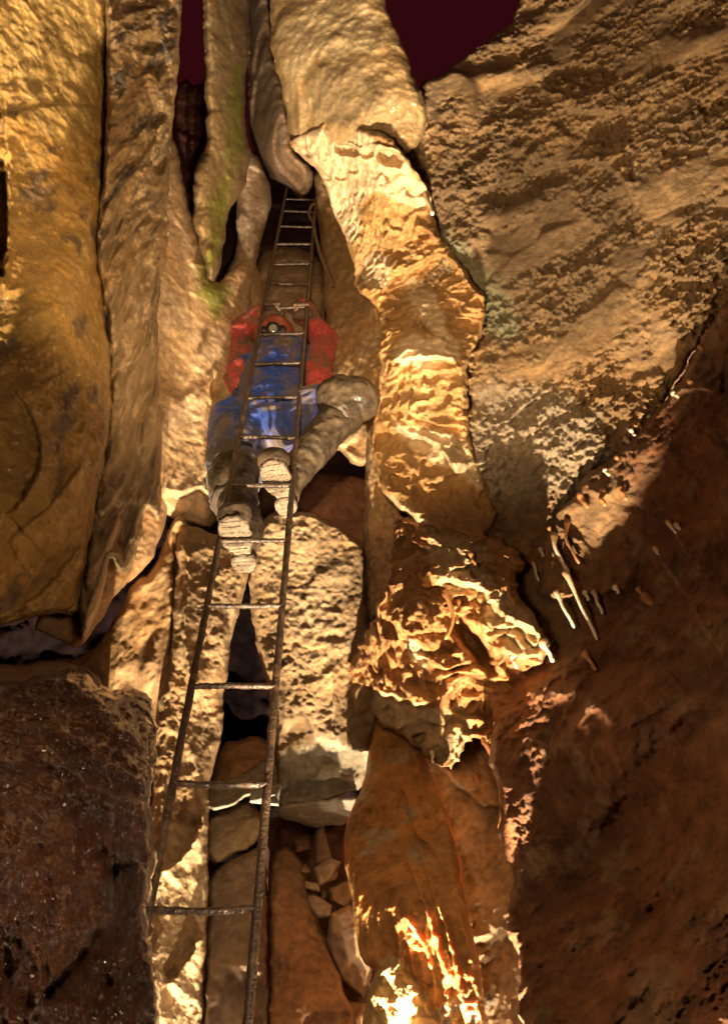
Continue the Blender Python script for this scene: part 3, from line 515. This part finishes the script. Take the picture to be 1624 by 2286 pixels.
def mud_low(m, z0, z1, color):
    """mud that cakes the cloth more and more towards the feet"""
    nt = m.node_tree; N = nt.nodes; L = nt.links; b = N['Principled BSDF']; src = b.inputs['Base Color'].links[0].from_socket
    tc = N.new('ShaderNodeTexCoord'); sx = N.new('ShaderNodeSeparateXYZ'); L.new(tc.outputs['Object'], sx.inputs[0])
    n = N.new('ShaderNodeTexNoise'); n.inputs['Scale'].default_value = 9; n.inputs['Detail'].default_value = 7; L.new(tc.outputs['Object'], n.inputs['Vector'])
    ad = N.new('ShaderNodeMath'); ad.operation = 'MULTIPLY_ADD'; L.new(n.outputs[0], ad.inputs[0]); ad.inputs[1].default_value = .9; L.new(sx.outputs['Z'], ad.inputs[2])
    mr = N.new('ShaderNodeMapRange'); mr.inputs[1].default_value = z1 + .45; mr.inputs[2].default_value = z0 + .45; L.new(ad.outputs[0], mr.inputs[0])
    mx = N.new('ShaderNodeMix'); mx.data_type = 'RGBA'; L.new(mr.outputs[0], mx.inputs[0]); L.new(src, mx.inputs[6]); mx.inputs[7].default_value = (*color, 1); L.new(mx.outputs[2], b.inputs['Base Color'])
def tube(path, rad, seg=10, lump=0, freq=60, flat=None, seed=0, tip=False):
    path = np.array(path, float); n = len(path); rad = np.broadcast_to(np.asarray(rad, float), (n,))
    tan = np.gradient(path, axis=0); tan /= np.linalg.norm(tan, axis=1)[:, None] + 1e-9
    V = []; ref = np.array([0, 1.0, 0.02]) if abs(tan[0][1]) < .9 else np.array([1.0, 0, 0])
    for i in range(n):
        s = np.cross(tan[i], ref); s /= np.linalg.norm(s); u = np.cross(s, tan[i])
        for k in range(seg):
            a = 2 * math.pi * k / seg; V.append(path[i] + rad[i] * (math.cos(a) * s + math.sin(a) * u * (flat or 1)))
    V = np.array(V)
    if lump:
        ax = np.repeat(path, seg, 0); dn = V - ax; dn /= np.linalg.norm(dn, axis=1)[:, None] + 1e-9
        V = V + dn * (lump * (fbm(V, freq, 3, .6, seed) + .3))[:, None]
    Fc = [(i * seg + k, i * seg + (k + 1) % seg, (i + 1) * seg + (k + 1) % seg, (i + 1) * seg + k) for i in range(n - 1) for k in range(seg)]
    Fc.append(tuple(range(seg))[::-1]); Fc.append(tuple((n - 1) * seg + k for k in range(seg)))
    return V, Fc
def merge(parts):
    V, Fc, o = [], [], 0
    for v, f in parts:
        V.extend(v); Fc.extend([tuple(i + o for i in g) for g in f]); o += len(v)
    return V, Fc
def empty(name, loc):
    o = bpy.data.objects.new(name, None); COL.objects.link(o); o.location = loc; o.empty_display_size = .1
    bpy.context.view_layer.update(); return o
def part(name, V, Fc, mat, parent, smooth=True):
    if parent is not None:
        l = np.array(parent_loc(parent)); V = np.array(V) - l
    return mesh_from(name, V, Fc, mat, parent, smooth)
def parent_loc(o):
    l = Vector((0, 0, 0))
    while o: l = l + o.location; o = o.parent
    return l
IRON = plain('muddy_iron', (.055, .034, .022), .34, 0, .9, 150, .7, .5, (.15, .09, .05), 30, .56)
KL = 3302.0
def lad(x0, y):                                # a point of a rail: x0 is where it stands at y = 2027
    k = (y + 204) / 2231.0; return P(759 + (x0 - 759) * k, y, KL / (y + 204))
LBASE = lad(452, 2500)
ladder = tag(empty('ladder', LBASE), 'narrow rusty iron ladder caked in mud rising up the cave shaft', 'ladder')
HT = lad(452, 330) - LBASE
for x0 in (333, 574):
    a, b = lad(x0, 2500), lad(x0, 396); n = 260
    pth = [a + (b - a) * t for t in np.linspace(0, 1, n)]
    o = part('rail', *tube(pth, .0102, 8, .0035, 60, .7, x0), IRON, ladder)
rung_y = [2420, 2027, 1750, 1532, 1353, 1208, 1083, 978, 888, 811, 744, 685, 634, 588, 546, 508, 474, 446]
rung_y[0] = 2385
for i, y in enumerate(rung_y):
    a, b = lad(333, y + random.uniform(-3, 3)), lad(574, y + random.uniform(-1, 1)); n = 60
    sag = random.uniform(-.004, .006)
    pth = [a + (b - a) * t + np.array([0, 0, -sag * math.sin(math.pi * t)]) for t in np.linspace(0, 1, n)]
    part('rung', *tube(pth, .0072, 10, .004, 60, None, i * 3.1), IRON, ladder)
# rope tail looping by the top of the right rail
ROPE = plain('muddy_rope', (.22, .14, .08), .7, 0, .8, 200, .3, .4)
rp = [(690, 640, 4.05), (704, 560, 4.35), (700, 500, 4.7), (690, 478, 4.85), (696, 458, 4.95), (706, 462, 4.95), (700, 500, 4.66), (712, 560, 4.3), (735, 620, 4.0), (742, 640, 3.95)]
def spline(pts, n=8):
    p = np.array(pts, float); p = np.r_[[2 * p[0] - p[1]], p, [2 * p[-1] - p[-2]]]; out = []
    for i in range(1, len(p) - 2):
        for t in np.linspace(0, 1, n, endpoint=False):
            out.append(.5 * ((2 * p[i]) + (-p[i - 1] + p[i + 1]) * t + (2 * p[i - 1] - 5 * p[i] + 4 * p[i + 1] - p[i + 2]) * t * t + (-p[i - 1] + 3 * p[i] - 3 * p[i + 1] + p[i + 2]) * t ** 3))
    out.append(p[-2]); return np.array(out)
tag(mesh_from('rope', *tube(spline([P(*q) for q in rp[2:]]), .011, 8, .003, 60), ROPE), 'muddy brown rope looped over the top of the right ladder rail', 'rope')

# ------------------------------------------------------------------ soda straws and small stalactites
STRAW = plain('calcite_straw', (.88, .74, .52), .22, 0, .4, 90, .6, .25)
STRAW.node_tree.nodes['Principled BSDF'].inputs['Subsurface Weight'].default_value = .4
STRAW.node_tree.nodes['Principled BSDF'].inputs['Subsurface Scale'].default_value = .01
STRAWB = plain('brown_stalactite', (.42, .20, .07), .4, 0, .5, 60, .5, .3)
bpy.context.view_layer.update(); DG = bpy.context.evaluated_depsgraph_get()
def hit(px, py, fallback=2.2):
    r = P(px, py, 1.0) - CAM; r /= np.linalg.norm(r)
    ok, loc, *_ = SC.ray_cast(DG, Vector(CAM), Vector(r))
    return np.array(loc) if ok else P(px, py, fallback)
def root_stain(m, color):
    nt = m.node_tree; N = nt.nodes; L = nt.links; b = N['Principled BSDF']; src = b.inputs['Base Color'].links[0].from_socket
    tc = N.new('ShaderNodeTexCoord'); sx = N.new('ShaderNodeSeparateXYZ'); L.new(tc.outputs['Generated'], sx.inputs[0])
    mr = N.new('ShaderNodeMapRange'); mr.inputs[1].default_value = .35; mr.inputs[2].default_value = .8; L.new(sx.outputs['Z'], mr.inputs[0])
    mx = N.new('ShaderNodeMix'); mx.data_type = 'RGBA'; L.new(mr.outputs[0], mx.inputs[0]); L.new(src, mx.inputs[6]); mx.inputs[7].default_value = (*color, 1); L.new(mx.outputs[2], b.inputs['Base Color'])
root_stain(STRAW, (.42, .22, .08)); root_stain(STRAWB, (.30, .12, .045))
def straw(bx, by, tx, ty, r0, r1, label, mat, bend=0.0, out=.02):
    h = hit(bx, by); base = h + (CAM - h) / np.linalg.norm(CAM - h) * out; tip = Q(tx, ty, base[1] + .0)
    n = 20; ts = np.linspace(-.10, 1, n); s = (bx + by) % 7
    pth = np.array([base + (tip - base) * t + np.array([bend * .05 * math.sin(math.pi * t) + .0016 * math.sin(9 * t + s), .002 * math.sin(7 * t + s), 0]) for t in ts])
    pth[0] = h - (CAM - h) * .01; pth[1] = (pth[0] + pth[2]) / 2
    rad = r1 + (r0 - r1) * np.clip(1 - (ts + .1) / .5, 0, 1) ** 1.3; rad = rad * (1 - .6 * (ts > .97)) + r0 * .35 * np.clip(1 - (ts + .1) / .22, 0, 1) ** 2
    V, Fc = tube(pth, rad, 10, .0016, 50, None, s)
    o = mesh_from('stalactite', V - base, Fc, mat); o.location = base
    return tag(o, label, 'stalactite', 'soda straw stalactites on the right wall')
for a in [
    (1539, 853, 1590, 881, .010, .0052, 'orange straw stalactite nearest the right edge of the photo', STRAWB),
    (1395, 980, 1424, 1014, .011, .0055, 'thick white straw hanging alone below the lit wall edge', STRAW),
    (1294, 1106, 1310, 1134, .012, .006, 'short orange nub left of two others on the ledge', STRAWB),
    (1345, 1098, 1350, 1129, .012, .007, 'short orange stub in the middle of the small bridge', STRAWB, -.2),
    (1382, 1090, 1397, 1115, .012, .006, 'short orange stub at the right end of the small bridge', STRAWB),
    (1236, 1195, 1271, 1278, .014, .0062, 'knobbly cream stalactite left of the rippled drip line', STRAW, -.3),
    (1265, 1165, 1292, 1257, .012, .0055, 'thin rippled orange stalactite above the glittering shelf', STRAWB, -.4),
    (1190, 1258, 1200, 1297, .008, .0042, 'small pale straw beside the dark rock overhang', STRAW),
    (1240, 1322, 1280, 1401, .010, .0048, 'pale tipped straw left of the longest one', STRAW, 0, .07),
    (1262, 1278, 1331, 1428, .013, .0050, 'longest soda straw of the wall with a golden upper half', STRAW, 0, .13),
    (1324, 1322, 1343, 1371, .010, .0045, 'short white straw right of the longest one', STRAW),
    (1490, 1165, 1525, 1218, .010, .0040, 'left one of the pair of dim grey straws on the dark wall', STRAW),
    (1508, 1172, 1540, 1209, .010, .0040, 'right one of the pair of dim grey straws on the dark wall', STRAW),
    (1462, 1225, 1494, 1280, .010, .0040, 'single dim straw below the grey pair', STRAW),
    (1440, 1335, 1503, 1438, .018, .0055, 'thick reddish stalactite low on the dark wall', STRAWB, .4),
    (1212, 1436, 1235, 1477, .015, .0060, 'white tipped stub at the corner of the nodular flowstone', STRAW),
    (1130, 1312, 1147, 1352, .010, .0050, 'orange drip in the middle of the nodular flowstone', STRAWB),
    (994, 1326, 995, 1427, .014, .0060, 'long wavy orange drip above the dark hole', STRAWB, .4),
    (1024, 1346, 1020, 1393, .012, .0055, 'shorter orange drip beside the long wavy one', STRAWB),
    (1145, 1466, 1151, 1492, .010, .0040, 'tiny white drip under the flowstone lip', STRAW),
    (1306, 1462, 1331, 1497, .012, .0050, 'brown stub alone under the dark shelf', STRAWB),
    (1062, 1735, 1087, 1840, .010, .0055, 'golden stalactite above the grey rock, left of a pair', STRAWB, .2),
    (1082, 1655, 1112, 1852, .010, .0055, 'thin bright edged stalactite, right of a pair', STRAWB, .5),
    (964, 1680, 966, 1706, .008, .0040, 'tiny drip under the left edge of the cream fringe', STRAW),
    (950, 438, 966, 478, .018, .0100, 'cream drip at the end of the upper flowstone lip', STRAW),
    (938, 1284, 949, 1312, .012, .0050, 'small brown drip on the knobbly flowstone shoulder', STRAWB),
    (1050, 1238, 1061, 1264, .010, .0050, 'short brown drip high on the nodular flowstone', STRAWB)]:
    straw(*a)
for bx, by, dx, dy, k in [(1376, 1022, 8, 14, 1), (1408, 962, 9, 12, 0), (1424, 948, 10, 14, 1), (1446, 930, 9, 10, 0), (1472, 905, 12, 14, 1), (1502, 878, 9, 10, 0), (1562, 775, 10, 14, 1), (1350, 1050, 7, 12, 0),
                         (1372, 1311, 8, 12, 0), (1424, 1316, 9, 16, 1), (1226, 1180, 8, 20, 1), (1205, 1225, 6, 16, 0), (1304, 1322, 8, 18, 0)]:
    straw(bx, by, bx + dx, by + dy, .009, .0045, 'tiny drip nub along the wall edge or shelf', (STRAW, STRAWB)[k])

# ------------------------------------------------------------------ climber
def capsules(segs, voxel, smooth_it=6, name='tmp'):
    """one continuous surface from tapered limbs: union of capsules, voxel remesh, smoothing"""
    bm = bmesh.new()
    for a, b, ra, rb in segs:
        a = Vector(a); b = Vector(b); ax = b - a; L = max(ax.length, 1e-4)
        r = bmesh.ops.create_uvsphere(bm, u_segments=20, v_segments=14, radius=1)
        qt = Vector((0, 0, 1)).rotation_difference(ax.normalized() if L > 1e-3 else Vector((0, 0, 1)))
        for v in r['verts']:
            z = v.co.z
            if z >= -1e-6: p = Vector((v.co.x * rb, v.co.y * rb, z * rb + L))
            else: p = Vector((v.co.x * ra, v.co.y * ra, z * ra))
            v.co = a + qt @ p
    me = bpy.data.meshes.new(name); bm.to_mesh(me); bm.free()
    o = bpy.data.objects.new(name, me); COL.objects.link(o)
    m = o.modifiers.new('r', 'REMESH'); m.mode = 'VOXEL'; m.voxel_size = voxel; m.use_smooth_shade = True
    s = o.modifiers.new('s', 'SMOOTH'); s.factor = .5; s.iterations = smooth_it
    dg = bpy.context.evaluated_depsgraph_get(); dg.update()
    ev = o.evaluated_get(dg); me2 = ev.to_mesh()
    V = np.empty(len(me2.vertices) * 3); me2.vertices.foreach_get('co', V); V = V.reshape(-1, 3)
    Nn = np.empty(len(me2.vertices) * 3); me2.vertices.foreach_get('normal', Nn); Nn = Nn.reshape(-1, 3)
    Fc = [tuple(p.vertices) for p in me2.polygons]
    ev.to_mesh_clear(); bpy.data.objects.remove(o); bpy.data.meshes.remove(me)
    return V.copy(), Nn.copy(), Fc
def cloth(segs, voxel, wr=.010, fr=14, sm=6, st=(1, 1, 1), seed=0):
    V, Nn, Fc = capsules(segs, voxel, sm)
    p = V * np.array(st)
    wrk = ridged(p, fr, 2, seed) * .6 + fbm(p, fr * .6, 3, .5, seed + 5) * .8 + fbm(p, fr * 3, 2, .5, seed) * .2
    return V + Nn * (wr * wrk)[:, None], Fc
vv = lambda *q: Q(*q)
J = dict(pelvis=vv(598, 945, 1.84), waist=vv(612, 870, 1.82), chest=vv(628, 815, 1.80), neck=vv(618, 788, 1.78),
         head=vv(612, 764, 1.765), shL=vv(545, 832, 1.80), shR=vv(700, 830, 1.80), elL=vv(518, 755, 1.78), elR=vv(731, 768, 1.80),
         haL=vv(588, 698, 1.70), haR=vv(672, 684, 1.66), hiL=vv(545, 950, 1.84), hiR=vv(640, 945, 1.82),
         knL=vv(520, 1072, 1.80), knR=vv(785, 893, 1.62), anL=vv(532, 1190, 1.80), anR=vv(640, 1085, 1.80))
BL = empty('climber', vv(530, 1208, 1.66))
tag(BL, 'climber in a muddy blue oversuit with red sleeves and wellingtons gripping the ladder from behind', 'person')
BLUE = plain('blue_oversuit', (.022, .065, .33), .6, 0, .6, 70, .35, .35, (.15, .105, .07), 6, .52, .1, .006)
REDC = plain('red_sleeve_fabric', (.50, .075, .06), .65, 0, .6, 70, .3, .35, (.17, .085, .05), 8, .52, .1, .006)
SKIN = plain('skin', (.50, .26, .18), .5, 0, .2, 200, .4, .15)
BOOT = plain('muddy_rubber_boot', (.028, .020, .013), .36, 0, .7, 60, .45, .4, (.070, .048, .028), 11, .5)
SOLE = plain('muddy_boot_sole', (.14, .105, .07), .75, 0, 1.0, 90, .3, .4, (.22, .15, .09), 40, .6, 0, .01)
GLOVE = plain('muddy_glove', (.17, .11, .075), .7, 0, .6, 120, .3, .4)
HELM = plain('red_helmet_shell', (.42, .10, .06), .4, 0, .3, 60, .5, .3, (.16, .1, .06), 16, .55)
BLACK = plain('black_rubber', (.025, .02, .018), .45, 0, .3, 90, .5, .3)
LENS = plain('lamp_lens', (.34, .35, .28), .08, 0, .1, 60, .9, .1)
up = np.array([0, 0, 1.0]); tow = np.array([0, -1.0, 0]); rt = np.array([1.0, 0, 0])
# body in the clothes: one continuous figure, head to feet, with hands
body_segs = [(J['pelvis'], J['waist'], .11, .10), (J['waist'], J['chest'], .10, .11), (J['chest'], J['neck'], .10, .055), (J['neck'], J['head'], .055, .085), (J['head'], J['head'] + up * .04, .088, .085),
             (J['chest'], J['shL'], .08, .06), (J['chest'], J['shR'], .08, .06), (J['shL'], J['elL'], .05, .04), (J['elL'], J['haL'], .04, .027), (J['shR'], J['elR'], .05, .04), (J['elR'], J['haR'], .04, .027),
             (J['pelvis'], J['hiL'], .1, .08), (J['pelvis'], J['hiR'], .1, .08), (J['hiL'], J['knL'], .08, .05), (J['knL'], J['anL'], .05, .035), (J['hiR'], J['knR'], .08, .05), (J['knR'], J['anR'], .05, .035)]
hd = J['head']; fd = (CAM - hd); fd /= np.linalg.norm(fd); fd = fd * .8 + tow * .3; fd /= np.linalg.norm(fd)
fu = np.cross(rt, -fd); fu /= np.linalg.norm(fu)
if fu[2] < 0: fu = -fu
body_segs += [(hd + fd * .07 - fu * .03, hd + fd * .105 - fu * .045, .016, .013), (hd + fd * .05 - fu * .085, hd + fd * .06 - fu * .095, .04, .03)]
for s_ in (-1, 1): body_segs += [(hd + rt * .09 * s_ - fu * .02, hd + rt * .095 * s_ + fu * .02, .014, .016), (hd + fd * .066 + rt * .035 * s_ - fu * .005, hd + fd * .07 + rt * .033 * s_ - fu * .005, .014, .013)]
V, Nn, Fc = capsules(body_segs, .011, 3)
part('body', V, Fc, SKIN, BL)
# oversuit: torso and legs
suit = [(J['pelvis'], J['waist'], .175, .165), (J['waist'], J['chest'], .165, .165), (J['waist'] - rt * .07, J['chest'] - rt * .05, .12, .12), (J['waist'] + rt * .06, J['chest'] + rt * .04, .11, .11), (J['chest'], J['neck'] - up * .05, .13, .075),
        (J['chest'], J['shL'], .12, .085), (J['chest'], J['shR'] - rt * .03, .12, .075), (J['pelvis'] - rt * .08, J['hiL'] - up * .05, .14, .135), (J['pelvis'], J['hiR'], .16, .15),
        (J['hiL'] - rt * .02, J['knL'], .145, .105), (J['knL'], vv(524, 1120, 1.80), .105, .085), (J['hiR'], J['knR'] - rt * .03, .15, .088)]
V, Fc = cloth(suit, .010, .024, 10, 5, (1, 1, 1.6), 3)
oversuit = part('oversuit', V, Fc, BLUE, BL)
def draped(name, pxs, mat, parent, off=.006, nx=6, ny=40):
    bpy.context.view_layer.update(); dg = bpy.context.evaluated_depsgraph_get(); (xa, ya), (xb, yb), (xc, yc), (xd, yd) = pxs
    V = []
    tgt = oversuit
    inv = tgt.matrix_world.inverted()
    for lay in (off, -.004):
        for j in range(ny + 1):
            for i in range(nx + 1):
                u, v = i / nx, j / ny
                x = (xa * (1 - u) + xb * u) * (1 - v) + (xd * (1 - u) + xc * u) * v; y = (ya * (1 - u) + yb * u) * (1 - v) + (yd * (1 - u) + yc * u) * v
                rr = P(x, y, 1.0) - CAM; rr /= np.linalg.norm(rr)
                ok, loc, nn, _i = tgt.ray_cast(inv @ Vector(CAM), Vector(rr))
                loc = (tgt.matrix_world @ loc) if ok else Vector(P(x, y, 3.0))
                V.append(np.array(loc) - rr * lay)
    m = nx + 1; n_ = m * (ny + 1); Fc = []
    for j in range(ny):
        for i in range(nx):
            a = j * m + i; Fc.append((a, a + m, a + m + 1, a + 1)); Fc.append((a + n_, a + 1 + n_, a + m + 1 + n_, a + m + n_))
    for j in range(ny): Fc.append((j * m, j * m + n_, (j + 1) * m + n_, (j + 1) * m)); Fc.append((j * m + nx, (j + 1) * m + nx, (j + 1) * m + nx + n_, j * m + nx + n_))
    for i in range(nx): Fc.append((i, i + 1, i + 1 + n_, i + n_)); a = ny * m + i; Fc.append((a, a + n_, a + 1 + n_, a + 1))
    return part(name, V, Fc, mat, parent)
mud_low(BLUE, .55, .95, (.075, .055, .04))
FLAP = plain('worn_blue_flap', (.045, .07, .20), .6, 0, .6, 90, .35, .4, (.16, .12, .085), 10, .5)
draped('storm_flap', [(522, 800), (562, 800), (556, 985), (524, 985)], FLAP, BL)
draped('waist_strap', [(556, 792), (640, 800), (560, 815), (545, 830)][0:0] or [(505, 905), (690, 905), (690, 914), (505, 914)], FLAP, BL, .008, 40, 4)
# sleeves
for k, (sh, el, ha, sd_) in {'L': ('shL', 'elL', 'haL', -1), 'R': ('shR', 'elR', 'haR', 1)}.items():
    wrist = J[ha] + (J[el] - J[ha]) * .12
    seg = [(J[sh] - up * .12 + rt * .02 * sd_, J[sh], .078, .084), (J[sh], J[el], .082, .068), (J[el], wrist, .074, .048), (wrist, wrist + (J[el] - wrist) * .1, .058, .056)]
    V, Fc = cloth(seg, .008, .020, 13, 4, (1, 1, 1), 7 + sd_)
    part('sleeve', V, Fc, REDC, BL)
# gloves: palm, four fingers round the rung, thumb
for hk, sgn in (('haL', 1), ('haR', -1)):
    h = J[hk]; rail_y = 685
    c = lad(333 if hk == 'haL' else 574, 685) + rt * (.05 * sgn if hk == 'haL' else .03 * sgn) ; c = c + np.array([0, .012, 0])
    seg = [(h, c + np.array([0, .03, .0]), .044, .036), (c + np.array([-.032, .03, -.005]), c + np.array([.032, .03, -.005]), .028, .028)]
    for f in range(4):
        x = (-.033 + .022 * f); ln = (.9, 1.05, 1.0, .8)[f]
        p0 = c + np.array([x, .030, .010]); p1 = c + np.array([x, .004, .026 * ln]); p2 = c + np.array([x, -.026 * ln, .014]); p3 = c + np.array([x, -.030, -.012 * ln])
        seg += [(p0, p1, .0125, .012), (p1, p2, .012, .0115), (p2, p3, .0115, .010)]
    tx = .036 * sgn
    seg += [(c + np.array([tx * .7, .03, -.015]), c + np.array([tx, .0, -.028]), .013, .011), (c + np.array([tx, .0, -.028]), c + np.array([tx * .6, -.022, -.024]), .011, .010)]
    V, Nn, Fc = capsules(seg, .0045, 2)
    part('glove', V, Fc, GLOVE, BL)
# knee pads
V, Fc = cloth([(J['knR'] - rt * .05, J['knR'] + (J['anR'] - J['knR']) * .16, .112, .098), (J['knR'] - rt * .05, J['knR'] + rt * .02, .108, .100)], .008, .010, 18, 4, (1, 1, 1), 2)
part('knee_pad', V, Fc, BOOT, BL)
V, Fc = cloth([(J['knL'] + np.array([0, -.03, .02]), J['knL'] + np.array([0, -.03, -.06]), .095, .09)], .008, .008, 18, 4, (1, 1, 1), 9)
part('knee_pad', V, Fc, BOOT, BL)
# wellingtons
def boot(knee, ank, rungy, xh, xt, heel_v, toe_v, top, rtop):
    sole_h = lad(333, rungy)[2] + .034
    def at_h(px, v, h):                        # point at lateral pixel px on the rung's own level
        b = Q(px, rungy, 1.62); return np.array([b[0], v, h])
    heel = at_h(xh, heel_v, sole_h + .045); toe = at_h(xt, toe_v, sole_h + .042)
    mid = (heel + toe) / 2
    tp = knee + (ank - knee) * top
    an = heel + np.array([0, -.015, .07])
    seg = [(tp, tp + (an - tp) * .5, rtop, rtop * .86), (tp + (an - tp) * .5, an, rtop * .86, .062), (an, heel, .062, .042), (heel, mid + up * .01, .043, .045), (an, mid + up * .012, .058, .046), (mid, toe, .048, .044),
           (toe + rt * .015, toe - rt * .015, .043, .043)]
    V, Nn, Fc = capsules(seg, .008, 4); V[:, 2] = np.maximum(V[:, 2], sole_h + .006)
    w_ = fbm(V, 12, 3, .5, rungy) * .010 + np.maximum(ridged(V * (1, 1, 2.2), 9, 2, rungy), 0) * .010; V = V + Nn * w_[:, None]
    b_ = part('boot', V, Fc, BOOT, BL)
    # tread: forefoot block, waist, heel block
    n = 40
    def slab(prof, z0, z1, lump):
        vs = []; m = len(prof); rings = [(1.0, z1), (1.02, (z0 + z1) / 2), (.97, z0), (.75, z0 - .002), (.4, z0 - .003), (.05, z0 - .003)]
        cpt = np.mean(prof, 0)
        for s, z in rings:
            for q in prof: vs.append([cpt[0] + (q[0] - cpt[0]) * s, cpt[1] + (q[1] - cpt[1]) * s, z])
        vs = np.array(vs); vs = vs + lump * np.c_[fbm(vs, 60, 3, .6, 1), fbm(vs, 60, 3, .6, 9), 1.6 * fbm(vs, 50, 4, .7, 5)]
        fs = [(r * m + i, r * m + (i + 1) % m, (r + 1) * m + (i + 1) % m, (r + 1) * m + i) for r in range(len(rings) - 1) for i in range(m)]
        fs.append(tuple((len(rings) - 1) * m + i for i in range(m))); fs.append(tuple(range(m))[::-1])
        return vs, fs
    d = toe - heel; d[2] = 0; Ln = np.linalg.norm(d); d /= Ln; s_ = np.array([d[1], -d[0], 0])
    def prof(c0, la, lb, wdt):
        out = []
        for i in range(n):
            a = 2 * math.pi * i / n; ca, sa = math.cos(a), math.sin(a)
            p = c0 + d * (la if ca > 0 else lb) * (abs(ca) ** .8) * np.sign(ca) + s_ * wdt * (abs(sa) ** .75) * np.sign(sa); out.append(p[:2])
        return np.array(out)
    z = sole_h
    S = merge([slab(prof(heel + d * (Ln * .72), .085, .075, .055), z - .018, z + .014, .008), slab(prof(heel + d * .005, .03, .045, .043), z - .026, z + .014, .008), slab(prof(mid - d * .015, .075, .075, .034), z - .002, z + .014, .004)])
    bars = [slab(prof(heel + d * (Ln * .72 + q), .0075, .0075, .050 - abs(q) * .22), z - .023, z - .012, .005) for q in (-.058, -.032, -.006, .020, .046, .070)]
    S = merge([S] + bars + [slab(prof(heel + d * q, .006, .006, .036), z - .030, z - .018, .004) for q in (-.024, -.004, .016)])
    so = mesh_from('sole', np.array(S[0]) - np.array(parent_loc(b_)), S[1], SOLE, b_); 
    return b_
boot(J['knL'], J['anL'], 1208, 532, 524, 1.74, 1.56, .38, .082)
boot(J['knR'], J['anR'], 1083, 630, 612, 1.74, 1.56, .14, .085)
# helmet, strap and lamp
def dome(c, n_, rx, rz, mat, name, par, cut=-.1):
    n_ = n_ / np.linalg.norm(n_); a = np.cross(n_, rt); a /= np.linalg.norm(a); b = np.cross(n_, a); V = []; Fc = []; nu, nv = 32, 12
    for j in range(nv):
        ph = cut + (math.pi / 2 - cut) * j / (nv - 1)
        for i in range(nu):
            t = 2 * math.pi * i / nu; rr = rx * math.cos(ph) * (1.0 + (.10 if j == 0 else 0)); V.append(c + (a * math.cos(t) * 1.12 + b * math.sin(t)) * rr + n_ * rz * math.sin(ph))
    Fc = [(j * nu + i, j * nu + (i + 1) % nu, (j + 1) * nu + (i + 1) % nu, (j + 1) * nu + i) for j in range(nv - 1) for i in range(nu)]
    Fc.append(tuple(range(nu))[::-1])
    return part(name, V, Fc, mat, par)
hn = fu * .8 + fd * .35
helm = dome(hd + fu * .035, hn, .112, .115, HELM, 'helmet', BL)
lc = hd + fd * .115 + fu * .035
def disc(c, ax, r, t, seg=28):
    ax = ax / np.linalg.norm(ax); return tube([c - ax * t, c - ax * t * .98, c + ax * t * .6, c + ax * t], [r * .8, r, r, r * .86], seg)
hl = part('headlamp', *merge([disc(lc, fd, .040, .022), disc(lc - rt * .05, fd, .02, .014), disc(lc + rt * .05, fd, .02, .014)]), BLACK, BL)
part('lens', *disc(lc + fd * .023, fd, .022, .004), LENS, hl)
sp = [hd + fd * .06 + rt * x - fu * (.11 - abs(x) * .9) for x in np.linspace(-.095, .095, 12)]
part('chin_strap', *tube(sp, .007, 6), BLACK, BL)
